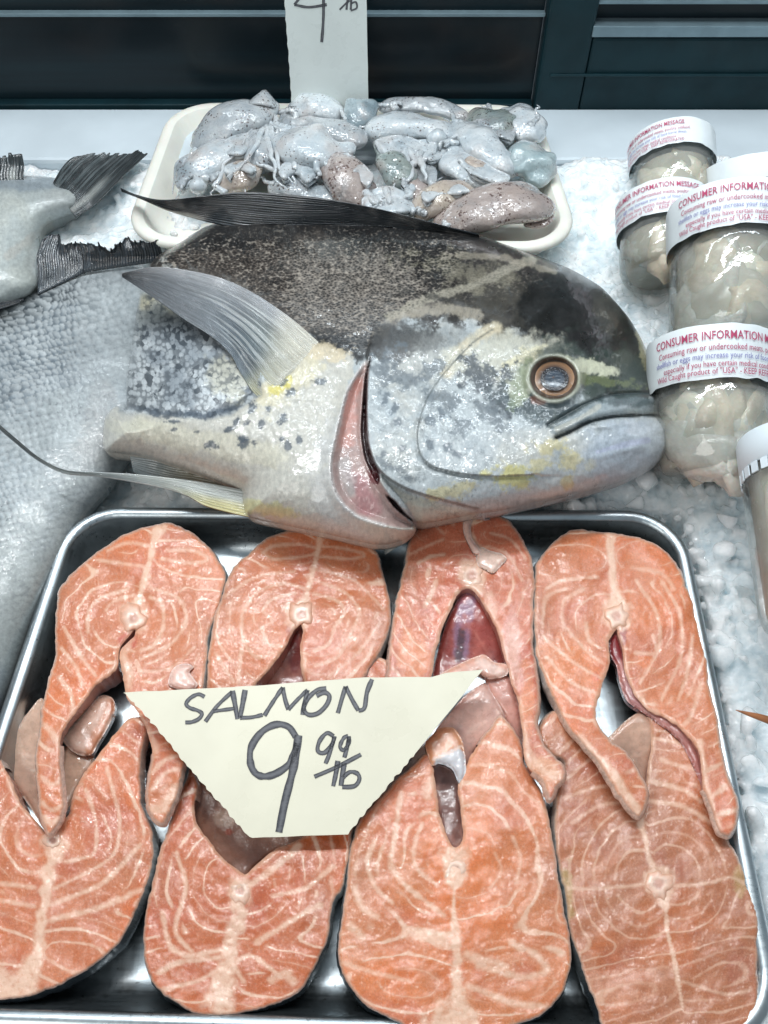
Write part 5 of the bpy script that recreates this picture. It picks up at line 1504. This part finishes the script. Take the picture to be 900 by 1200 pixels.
flap("along the far left rim", [(262, 165), (290, 152), (318, 150), (330, 165), (318, 178), (300, 172), (282, 184), (262, 180)], .052, 61, SQ_PALE)
flap("beside the left rim", [(206, 190), (228, 178), (246, 190), (262, 200), (250, 214), (230, 206), (214, 222), (204, 212)], .046, 62, SQ_GREY)
flap("plump whitish", [(340, 185), (366, 190), (384, 184), (392, 196), (376, 206), (360, 216), (346, 206), (334, 212), (326, 200)], .050, 63, SQ_PALE)
flap("foot of the upper price", [(330, 132), (352, 140), (380, 138), (404, 146), (396, 158), (372, 152), (346, 158), (328, 150)], .050, 64, SQ_GREY)
flap("straight across", [(440, 164), (470, 158), (500, 168), (520, 180), (506, 190), (484, 180), (462, 188), (446, 180)], .054, 65, SQ_PALE)
flap("olive brown", [(476, 186), (496, 184), (512, 200), (508, 220), (492, 214), (480, 226), (468, 214)], .050, 66, SQ_GREY)
flap("slanting down", [(540, 168), (560, 178), (578, 196), (598, 206), (590, 218), (566, 212), (546, 200), (534, 184)], .052, 67, SQ_PALE)
flap("tentacled squid head", [(424, 232), (444, 226), (470, 232), (488, 240), (478, 252), (450, 254), (428, 248)], .044, 68, SQ_PALE)
flap("brown freckled", [(386, 186), (404, 178), (424, 190), (438, 206), (430, 218), (414, 206), (398, 204)], .056, 71, SQ_PALE)
flap("cream coloured", [(494, 226), (516, 214), (540, 216), (552, 226), (534, 230), (514, 232), (500, 240)], .054, 72, SQ_PALE)
flap("small beige", [(262, 196), (282, 188), (300, 196), (296, 206), (280, 202), (270, 212)], .054, 73, SQ_PALE)
flap("dark green", [(560, 140), (584, 138), (604, 150), (600, 166), (580, 160), (566, 156)], .054, 69, SQ_GREY)


# ------------------------------------------------------------------ PRICE CARDS
CARD = simple("laminated_card", (229, 223, 202), .32, .05, 16, .10, .0004, coat=.25, coatr=.15)
CARD2 = simple("laminated_card_white", (226, 232, 228), .32, .03, 30, .05, .0004, coat=.2, coatr=.15)


def marker():
    m = M("marker_ink")
    u = m.obj()
    n = m.noise(m.vec(u, (1, 3, 1)), 260, 4, .6)
    e = m.math('ADD', m.attr('edge'), m.math('MULTIPLY', m.math('SUBTRACT', n, .5), 1.3))
    return m.set(col=m.mix(m.ramp(e, .0, .9), L(104, 104, 108), L(56, 56, 62)), rough=.45, normal=m.bump(n, .05, .0002))


INK = marker()


EDGE = []


def ribbon(strokes, place, lift, wscale=1.0, hw=.00022):
    """pen strokes (points, width px) on a card; place(px,py,lift) -> world"""
    parts = []
    EDGE.clear()
    for pts, w in strokes:
        Q = spath(np.array(pts, float), max(6, 7 * (len(pts) - 1) + 1)) if len(pts) > 2 else spath(np.array(pts, float), 8)
        n = len(Q)
        t = np.gradient(Q, axis=0)
        t /= np.linalg.norm(t, axis=1, keepdims=True) + 1e-9
        nn = np.stack([-t[:, 1], t[:, 0]], -1)
        ww = w * wscale * .5 * (.85 + .35 * vnoise(np.arange(n) * .45, np.full(n, w * 3.3), 5))[:, None]
        a, b = Q + nn * ww, Q - nn * ww
        v = [place(*p, lift) for p in a] + [place(*p, lift) for p in Q] + [place(*p, lift) for p in b]
        f = [(k * n + i, k * n + i + 1, (k + 1) * n + i + 1, (k + 1) * n + i) for k in range(2) for i in range(n - 1)]
        EDGE.extend([1.0] * n + [0.0] * n + [.9] * n)
        parts.append((v, f))
    return merge(parts)


def cut_edge(pts, seed, amp=1.6, rough=(), step=3.0):
    """card outline with a torn or toothed cut on the listed sides"""
    out = []
    n = len(pts)
    for i in range(n):
        a, b = np.array(pts[i], float), np.array(pts[(i + 1) % n], float)
        m = int(np.linalg.norm(b - a) / step) if i in rough else max(2, int(np.linalg.norm(b - a) / 14))
        d = (b - a) / np.linalg.norm(b - a)
        nn = np.array([-d[1], d[0]])
        for k in range(m):
            q = a + (b - a) * k / m
            j = ((vnoise(np.array([k * .9 + seed]), np.array([i * 5.5]), seed)[0] - .5) * 2 * (amp if i in rough else .5)) * min(1, k * 2)
            if i in rough:
                j += amp * .5 * (1 if (k // 2) % 2 else -1) * min(1, k)
            out.append(tuple(q + nn * j))
    return out


def card(name, outline, place, thick, mat, parent):
    top = [place(x, y, thick) for x, y in outline]
    bot = [place(x, y, 0) for x, y in outline]
    n = len(top)
    f = [tuple(range(n - 1, -1, -1)), tuple(range(n, 2 * n))] + [(i, (i + 1) % n, n + (i + 1) % n, n + i) for i in range(n)]
    return new_mesh(name, np.array([tuple(v) for v in top + bot]), f, mat, parent, False)


# the salmon card leans back on the steaks: a real plane through three points
pA, pB, pC = at1(147, 812, .0335), at1(566, 786, .0335), at1(352, 980, .0215)
nP = (pB - pA).cross(pC - pA).normalized()
if nP.z < 0:
    nP = -nP


def on_plane(px, py, lift):
    d = at1(px, py, 0) - V((0, 0, CAMZ))
    o = V((0, 0, CAMZ))
    t = (pA - o).dot(nP) / d.dot(nP)
    return o + d * t + nP * lift


sgn = thing("price_card", tuple(on_plane(352, 880, 0)), "cut cream price card for salmon, propped on the middle steaks", "price sign")
OUT = cut_edge([(145, 812), (300, 804), (430, 794), (505, 794), (522, 789), (566, 785), (486, 884), (410, 974), (408, 978), (296, 982), (287, 976), (222, 900), (180, 849)], 3, 1.0, (6, 9, 10, 11, 12), 3.2)
card("card", OUT, on_plane, .0007, CARD, sgn)
Zp = lambda pts: [(130 + x / 2, 760 + y / 2) for x, y in pts]
word = [(Zp([(220, 114), (206, 108), (188, 116), (177, 130), (186, 140), (204, 146), (214, 154), (206, 166), (190, 173), (175, 174)]), 3.2), (Zp([(222, 172), (250, 135), (285, 102)]), 3.2), (Zp([(285, 100), (291, 130), (297, 166)]), 4.2), (Zp([(240, 148), (292, 141)]), 3),
        (Zp([(315, 98), (309, 132), (303, 163)]), 4.2), (Zp([(303, 163), (330, 162), (356, 156)]), 3.2), (Zp([(360, 158), (380, 126), (403, 92)]), 3.4), (Zp([(403, 92), (408, 118), (416, 144)]), 4), (Zp([(416, 144), (440, 118), (461, 98)]), 3.2), (Zp([(461, 98), (454, 128), (449, 156)]), 4),
        (Zp([(505, 94), (484, 98), (462, 118), (452, 142), (464, 156), (486, 152), (506, 132), (512, 112), (500, 104), (482, 112)]), 3.8), (Zp([(532, 152), (541, 120), (550, 90)]), 4), (Zp([(550, 90), (566, 122), (580, 146)]), 4), (Zp([(580, 146), (594, 140), (600, 104), (612, 73)]), 4)]
price = [(Zp([(434, 208), (416, 184), (386, 179), (352, 198), (328, 236), (330, 278), (350, 299), (384, 295), (420, 268), (437, 222)]), 6), (Zp([(440, 204), (428, 280), (408, 360), (394, 431)]), 7), (Zp([(522, 206), (506, 199), (489, 218), (485, 240), (500, 245), (518, 226), (524, 206)]), 3.6), (Zp([(524, 208), (512, 248), (503, 270)]), 4),
         (Zp([(556, 206), (546, 210), (537, 230), (546, 239), (557, 224), (558, 206)]), 3.4), (Zp([(558, 208), (553, 235), (547, 256)]), 3.8), (Zp([(477, 301), (530, 278), (586, 249)]), 4), (Zp([(532, 264), (527, 295), (521, 323)]), 4.2), (Zp([(547, 268), (543, 295), (539, 322)]), 4.4), (Zp([(543, 304), (560, 290), (578, 294), (582, 308), (570, 323), (542, 325)]), 3.6)]
v, f = ribbon(word, on_plane, .0010, 1.35)
new_mesh("word_lettering", v, f, INK, sgn, False, dict(edge=EDGE))
v, f = ribbon(price, on_plane, .0010, 1.3)
new_mesh("price_lettering", v, f, INK, sgn, False, dict(edge=EDGE))

# upper card stands in the squid tray
yc = at1(382, 124, .044).y


def on_upright(px, py, lift):
    p0 = V((0, yc, .02))
    nU = V((0, -1, .10)).normalized()
    o = V((0, 0, CAMZ))
    d = at1(px, py, 0) - o
    t = (p0 - o).dot(nU) / d.dot(nU)
    return o + d * t + nU * lift


sg2 = thing("price_card", tuple(on_upright(384, 130, 0)), "tall white price card standing in the squid tray, marked with a 4", "price sign")
card("card", cut_edge([(331, -34), (429, -34), (432, 136), (343, 136)], 5, .5, (3,), 4), on_upright, .0007, CARD2, sg2)
v, f = ribbon([([(372, -28), (345, 5)], 3), ([(345, 5), (362, 8), (383, 5)], 3), ([(379, -20), (379, 20), (377, 49)], 3.2), ([(398, 11), (404, 5), (410, 0)], 2), ([(408, -6), (406, 11)], 2.2), ([(412, -6), (411, 11)], 2.2), ([(411, 4), (417, 2), (418, 9), (411, 12)], 2), ([(395, -4), (420, -14)], 2)], on_upright, .0010)
new_mesh("price_lettering", v, f, INK, sg2, False, dict(edge=EDGE))

# ------------------------------------------------------------------ JARS OF OYSTERS
PAPER = simple("label_paper", (226, 232, 234), .45, .03, 60, .05, .0003)
LIDM = simple("lid_plastic", (220, 230, 236), .38, .03, 30, .05)
RED = simple("red_print", (176, 62, 100), .5, .15, 200, 0)
BLUE = simple("blue_print", (126, 124, 178), .5, .15, 200, 0)
GREYP = simple("grey_print", (150, 152, 156), .5, .15, 200, 0)


def clear_plastic():
    m = M("clear_plastic")
    o = m.obj()
    nt = m.nt
    tr = m.n('ShaderNodeBsdfTransparent', {'Color': (.93, .95, .94, 1)})
    gl = m.n('ShaderNodeBsdfGlossy', {'Color': (1, 1, 1, 1), 'Roughness': .07, 'Normal': m.bump(m.noise(o, 60, 3), .25, .002)})
    df = m.n('ShaderNodeBsdfDiffuse', {'Color': (.70, .69, .65, 1)})
    fr = m.n('ShaderNodeLayerWeight', {'Blend': .25}).outputs['Fresnel']
    a = m.n('ShaderNodeMixShader', {0: m.ramp(m.noise(o, 50, 3),   .3, .7, .06, .20)})
    nt.links.new(tr.outputs[0], a.inputs[1]); nt.links.new(df.outputs[0], a.inputs[2])
    b = m.n('ShaderNodeMixShader', {0: m.ramp(fr, 0, 1, .04, .55, False)})
    nt.links.new(a.outputs[0], b.inputs[1]); nt.links.new(gl.outputs[0], b.inputs[2])
    nt.links.new(b.outputs[0], m.out.inputs['Surface'])
    return m.m


CLEAR = clear_plastic()
LIQ = simple("oyster_liquor", (182, 176, 162), .2, .15, 40, .1, sss=.3, ssss=.01)
OYS = [simple("oyster_cream", (222, 214, 198), .22, .14, 45, .5, .0015, sss=.3, ssss=.006, coat=.4), simple("oyster_grey", (196, 192, 182), .22, .2, 45, .5, .0015, sss=.3, ssss=.006, coat=.4), simple("oyster_beige", (210, 198, 178), .22, .2, 45, .5, .0015, sss=.3, ssss=.006, coat=.4)]


def text_on(lines, r, zmid, phi0, mat_list, scale=1.0):
    """lines: (string, cap size, z offset, material index) wrapped round a cylinder; text starts at angle phi0 -> list of (verts, faces, mat)"""
    out = []
    for s, size, dz, mi, p0, ink in lines:
        cu = bpy.data.curves.new("print", 'FONT')
        cu.body = s
        cu.size = size
        cu.offset = ink
        cu.resolution_u = 2
        to = bpy.data.objects.new("print", cu)
        COL.objects.link(to)
        bpy.context.view_layer.update()
        me = bpy.data.meshes.new_from_object(to.evaluated_get(bpy.context.evaluated_depsgraph_get()))
        vs = [(v.co.x, v.co.y) for v in me.vertices]
        me.calc_loop_triangles()
        fs = [tuple(p.vertices) for p in me.loop_triangles]
        bpy.data.objects.remove(to); bpy.data.curves.remove(cu); bpy.data.meshes.remove(me)
        w = []
        for x, y in vs:
            a = phi0 + p0 + x * .74 / r
            w.append((r * math.sin(a), -r * math.cos(a), zmid + dz + y))
        out.append((w, fs, mi))
    return out


def jar(label, lid_px, z_lid, r_px, elev, length, phi0, h_lab, azim=0.0, n_oy=9, seed=1, text=True, lid_h=.016, teeth=False, smudge=False):
    c = at1(lid_px[0], lid_px[1], z_lid)
    r = r_px * mpp(lid_px[1], z_lid) * .98
    a = V((math.sin(azim) * math.cos(elev), math.cos(azim) * math.cos(elev), math.sin(elev)))
    X = V((0, 1, 0)).cross(V((0, 0, 1)))
    X = (X - a * X.dot(a)).normalized()
    Yv = a.cross(X)
    if (-Yv).dot(V((0, 0, CAMZ)) - c) < 0:
        X, Yv = -X, -Yv
    B = c - a * length
    Mx = Matrix((X, Yv, a)).transposed()
    root = thing("oyster_jar", tuple(B), label, "jar", "clear jars of shucked oysters lying in the ice")
    tw = lambda p: B + Mx @ V(p)
    S = 48

    def lathe(name, prof, mat, parent=root, wob=0):
        v = []
        for rr, zz in prof:
            for k in range(S):
                t = 2 * math.pi * k / S
                q = rr * (1 + wob * math.sin(3 * t + seed) * (1 if 0 < zz < length * .6 else 0))
                v.append(tuple(tw((q * math.cos(t), q * math.sin(t), zz))))
        return new_mesh(name, np.array(v), grid_faces(S, len(prof), True), mat, parent)
    hb = length - h_lab
    rb = r * .97
    lathe("jar_wall", [(.001, 0), (rb * .8, .0002), (rb * .93, .003), (rb, .010), (rb, hb * .5), (rb, hb - .012), (rb * .96, hb - .004), (rb * .90, hb + .004), (rb * .90, length - .004)], CLEAR, wob=.012)
    lathe("liquor", [(.001, .004), (rb * .80, .005), (rb * .86, .012), (rb * .86, hb - .004), (.001, hb - .002)], LIQ)
    Lz = [(.001, length), (r * .90, length), (r * .965, length - .0012), (r * .985, length - .003), (r * .985, length - lid_h), (r * .93, length - lid_h - .0008)]
    lathe("lid", Lz[::-1], LIDM)
    if teeth:
        v, f = [], []
        for k in range(26):
            a0, a1 = 2 * math.pi * (k + .18) / 26, 2 * math.pi * (k + .82) / 26
            o = len(v)
            for aa, zz in ((a0, length - lid_h - .001), (a1, length - lid_h - .001), (a1, length - lid_h - .008), (a0, length - lid_h - .008)):
                for rr in (r * .985, r * .955):
                    v.append(tuple(tw((rr * math.cos(aa), rr * math.sin(aa), zz))))
            f += [tuple(o + i for i in q) for q in ((0, 2, 4, 6), (1, 7, 5, 3), (0, 6, 7, 1), (2, 3, 5, 4), (4, 5, 7, 6), (0, 1, 3, 2))]
        new_mesh("tear_strip", np.array(v), f, LIDM, root, False)
    else:
        # paper band wrapped over the lid's side and the shoulder
        prof = [(r * 1.0, length - .0004), (r * 1.012, length - .002), (r * 1.012, length - h_lab * .5), (r * 1.008, length - h_lab * .85), (r * 1.0, length - h_lab)]
        v = []
        for j, (rr, zz) in enumerate(prof):
            for k in range(S * 2):
                t = 2 * math.pi * k / (S * 2)
                e = (vnoise(np.array([k * .35 + seed * 7]), np.array([j * 1.0]), seed)[0] - .5)
                v.append(tuple(tw(((rr + e * .0004) * math.cos(t), (rr + e * .0004) * math.sin(t), zz + e * (.0016 if j == len(prof) - 1 else .0004)))))
        lab = new_mesh("label", np.array(v), grid_faces(S * 2, len(prof), True), PAPER, root)
        rt = r * 1.012 + .0007
        if text:
            k = h_lab / .036
            lines = [("CONSUMER INFORMATION MESSAGE", .0080 * k, -.0110 * k, 0, 0, .00005), ("Consuming raw or undercooked meats, poultry, seafood,", .0060 * k, -.0180 * k, 0, .06, .0), ("shellfish or eggs may increase your risk of food borne illness,", .0056 * k, -.0235 * k, 1, .0, .0),
                     ("especially if you have certain medical conditions", .0056 * k, -.0288 * k, 0, .16, .0), ("Wild Caught product of \"USA\" - KEEP REFRIGERATED", .0058 * k, -.0338 * k, 0, .02, .0)]
            T_ = text_on(lines, rt, length, phi0, None)
            for mi, mat in ((0, RED), (1, BLUE)):
                vv, ff = merge([(w, fs) for w, fs, m_ in T_ if m_ == mi])
                vv = np.array([tuple(tw(p)) for p in vv])
                new_mesh("printing", vv, ff, mat, lab, False)
        if smudge:
            T_ = text_on([("~ fresh ~ keep cold", .008, -.013, 0, 0, .0001), ("~~ ~~~ ~~", .010, -.024, 0, .2, .0002)], rt, length, phi0, None)[1:]
            vv, ff = merge([(w, fs) for w, fs, m_ in T_])
            new_mesh("printing", np.array([tuple(tw(p)) for p in vv]), ff, GREYP, lab, False)
    # oysters pressed against the wall on the side one sees
    for k in range(n_oy):
        rnd = random.Random(seed * 100 + k)
        t = -math.pi / 2 + (rnd.random() - .5) * 2.6
        row = k % 3
        zz = .010 + (hb - .022) * ((k // 3) + .5 + (rnd.random() - .5) * .5) / max(1, math.ceil(n_oy / 3))
        t = -math.pi / 2 + (row - 1) * .85 + (rnd.random() - .5) * .4
        rad = rb * .60
        sx, sy, sz = rb * (.36 + .22 * rnd.random()), rb * .30, rb * (.40 + .40 * rnd.random())
        ico = bmesh_ico(3)
        vv = []
        for p in ico[0]:
            n1 = 1 + .75 * (fbm(np.array([p.x * 40 + k * 31 + p.z * 20]), np.array([p.y * 40 + p.z * 33 + seed * 17]), 30, 5, k % 40)[0] - .5) * 2
            q = V((p.x * sx * n1, p.y * sy * n1, p.z * sz * n1))
            rot = Matrix.Rotation((k * 1.3 % 2.4) - 1.2, 3, 'Y')
            q = Matrix.Rotation(t + math.pi / 2, 3, 'Z') @ (rot @ q) + V((rad * math.cos(t), rad * math.sin(t), zz))
            rr = math.hypot(q.x, q.y)
            if rr > rb * .965:
                q.x *= rb * .965 / rr; q.y *= rb * .965 / rr
            vv.append(tuple(tw(q)))
        o = new_mesh("oyster", np.array(vv), ico[1], OYS[rnd.randrange(3)], None)
        tag(o, "raw shucked oyster pressed inside the " + label.split(",")[0], "oyster", "shucked oysters in the " + label.split(",")[0])
    return root


_ICO = {}


def bmesh_ico(sub):
    import bmesh
    if sub not in _ICO:
        bm = bmesh.new()
        bmesh.ops.create_icosphere(bm, subdivisions=sub, radius=1)
        _ICO[sub] = ([v.co.copy() for v in bm.verts], [tuple(v.index for v in f.verts) for f in bm.faces])
        bm.free()
    return _ICO[sub]


R_ = math.radians
jar("farthest labelled oyster jar, below the door frame", (786, 168), .052, 49, R_(24), .080, R_(-108), .026, R_(1), 6, 1)
jar("half buried oyster jar, its label beside the ice", (776, 240), .050, 54, R_(22), .070, R_(-96), .031, R_(2), 3, 2)
jar("big oyster jar with its top against the right edge", (856, 246), .088, 72, R_(26), .112, R_(-72), .037, R_(4), 9, 3)
jar("nearest labelled oyster jar, touching the fish's snout", (832, 404), .070, 72, R_(27), .096, R_(-74), .037, R_(2), 9, 4)
jar("unlabelled oyster jar with white toothed lid, cut by the right edge", (922, 516), .078, 58, R_(10), .125, 0, .024, R_(4), 6, 5, False, .022, True)
jar("oyster jar behind the big one, faint grey marks on its label", (888, 198), .060, 62, R_(40), .09, R_(-60), .034, R_(0), 3, 6, False, .016, False, True)

# ------------------------------------------------------------------ ICE
def ice_material():
    m = M("crushed_ice")
    o = m.obj()
    n = m.noise(o, 45, 6, .68)
    c = m.mix(m.ramp(n, .32, .62), (.64, .73, .77, 1), (.89, .93, .945, 1))
    return m.set(col=c, rough=m.ramp(m.noise(o, 130, 3), .35, .7, .10, .5), ior=1.31, sss=1.0, sssr=(.9, .98, 1), ssss=.018, spec=.5, coat=.6, coatr=.08,
                 normal=m.bump(m.math('ADD', m.noise(o, 200, 6, .68), m.math('MULTIPLY', m.voro(o, 150), .5)), .5, .0025), coatn=m.bump(m.noise(o, 90, 2), 1.0, .006))


ICE = ice_material()


def in_tray(x, y, m=.0):
    C = np.array(TR_C)
    return inside(x, y, C) & (dist_poly(x, y, C, True) > m)


def ice_level(x, y):
    z = -.006 + (fbm(x * 1000, y * 1000, 60, 4, 50) - .5) * .026
    z = z + .014 * sstep(.16, .30, x) * sstep(.15, .3, y) + .016 * sstep(.55, .72, y)
    z = z - .016 * np.exp(-((x + .19) / .05) ** 2 - ((y - .36) / .05) ** 2)
    return z


def bed_height(x, y):
    z = ice_level(x, y) + .0012 + np.abs(vnoise(x * 130, y * 130, 52) - .5) * .008 + np.abs(vnoise(x * 320, y * 320, 53) - .5) * .004
    return np.where(in_tray(x, y) | (dist_poly(x, y, np.array(TR_C), True) < .010), np.minimum(z, FLOORZ - .005), z)


def bed_solid(x0, x1, y0, y1, st=.0022):
    """closed block of packed ice"""
    xs, ys = np.arange(x0, x1, st), np.arange(y0, y1, st)
    Xg, Yg = np.meshgrid(xs, ys)
    x, y = Xg.ravel(), Yg.ravel()
    n = len(x)
    top = np.stack([x, y, bed_height(x, y)], -1)
    bot = np.stack([x, y, np.full(n, -.047)], -1)
    nu, nv = len(xs), len(ys)
    f = grid_faces(nu, nv)
    e = [i for i in range(nu)] + [k * nu + nu - 1 for k in range(1, nv)] + [(nv - 1) * nu + i for i in range(nu - 2, -1, -1)] + [k * nu for k in range(nv - 2, 0, -1)]
    e2 = e[1:] + e[:1]
    s = np.array([(p, p + n, q + n, q) for p, q in zip(e, e2)])
    q = np.concatenate([f, f[:, ::-1] + n, s])
    return np.concatenate([top, bot]), np.concatenate([q[:, [0, 1, 2]], q[:, [0, 2, 3]]])


def ice_chunks(n=14000):
    protos = []
    rng = random.Random(5)
    import bmesh
    for k in range(14):
        bm = bmesh.new()
        for i in range(rng.randint(9, 14)):
            v = V((rng.gauss(0, 1), rng.gauss(0, 1), rng.gauss(0, 1))).normalized()
            bm.verts.new((v.x * rng.uniform(.7, 1.1), v.y * rng.uniform(.7, 1.1), v.z * rng.uniform(.45, .9)))
        r = bmesh.ops.convex_hull(bm, input=bm.verts)
        bmesh.ops.delete(bm, geom=[g for g in r["geom_interior"] if isinstance(g, bmesh.types.BMVert)], context='VERTS')
        bmesh.ops.bevel(bm, geom=list(bm.edges), offset=.09, segments=1, affect='EDGES', profile=.5)
        bm.verts.ensure_lookup_table(); bm.verts.index_update()
        bm.normal_update()
        tri = bmesh.ops.triangulate(bm, faces=bm.faces)
        protos.append((np.array([tuple(v.co) for v in bm.verts]), np.array([[v.index for v in f.verts] for f in bm.faces])))
        bm.free()
    VV, FF, off = [], [], 0
    for blk in ((.075, .50, .0, .7366), (-.42, -.07, .27, .7366), (-.07, .075, .50, .7366)):
        bv, bf = bed_solid(*blk)
        VV.append(bv); FF.append(bf + off); off += len(bv)
    tot = 0
    while tot < n:
        x, y = (rng.uniform(.10, .50), rng.uniform(.1, .70)) if rng.random() < .72 else (rng.uniform(-.42, .50), rng.uniform(.0, .735))
        xa, ya = np.array([x]), np.array([y])
        if in_tray(xa, ya)[0] or dist_poly(xa, ya, np.array(TR_C), True)[0] < .004:
            continue
        if x < .08 and (y < .30 or x > -.06) and y < .60 and not (y < .40 and x > .02):
            if rng.random() < .85:
                continue
        z = float(ice_level(xa, ya)[0])
        s = min(.011 if y < .45 else .006, .0016 * rng.uniform(.02, 1) ** -.55)
        p, f = protos[rng.randrange(14)]
        Rm = np.array((Matrix.Rotation(rng.uniform(0, 6.3), 3, 'Z') @ Matrix.Rotation(rng.uniform(0, 6.3), 3, 'X')))
        dens = float(fbm(np.array([x * 1000]), np.array([y * 1000]), 40, 3, 57)[0])
        VV.append((p * s) @ Rm.T + np.array([x, y, z + .0012 + rng.uniform(-.3, 1.0) * s + .006 * (dens - .35)]))
        FF.append(f + off)
        off += len(p)
        tot += 1
    return new_mesh("ice_chunks", np.concatenate(VV), np.concatenate(FF), ICE, None, False)


chunks = ice_chunks()
chunks.name = "crushed_ice"
rm = chunks.modifiers.new("melt", 'REMESH')
rm.mode, rm.voxel_size, rm.use_smooth_shade = 'VOXEL', .0012, True
tag(chunks, "white crushed ice packed between tray, fish and jars", None, None, "stuff")

# thin brown leg tip on the ice at the right edge
BROWN = simple("brown_shell", (150, 96, 60), .35, .25, 90, .2)
P_ = spath([(862, 832, .028, .4), (875, 836, .028, 2.2), (892, 841, .027, 4.0), (915, 849, .026, 5.0), (950, 862, .025, 5.5)], 22)
v, f = tube(at(P_[:, 0], P_[:, 1], P_[:, 2]), P_[:, 3] * .00052, 10, .8)
tag(new_mesh("crab_leg_tip", np.array([tuple(q) for q in v]), f, BROWN), "thin brown pointed shellfish leg tip poking in over the ice at right", "crab leg")
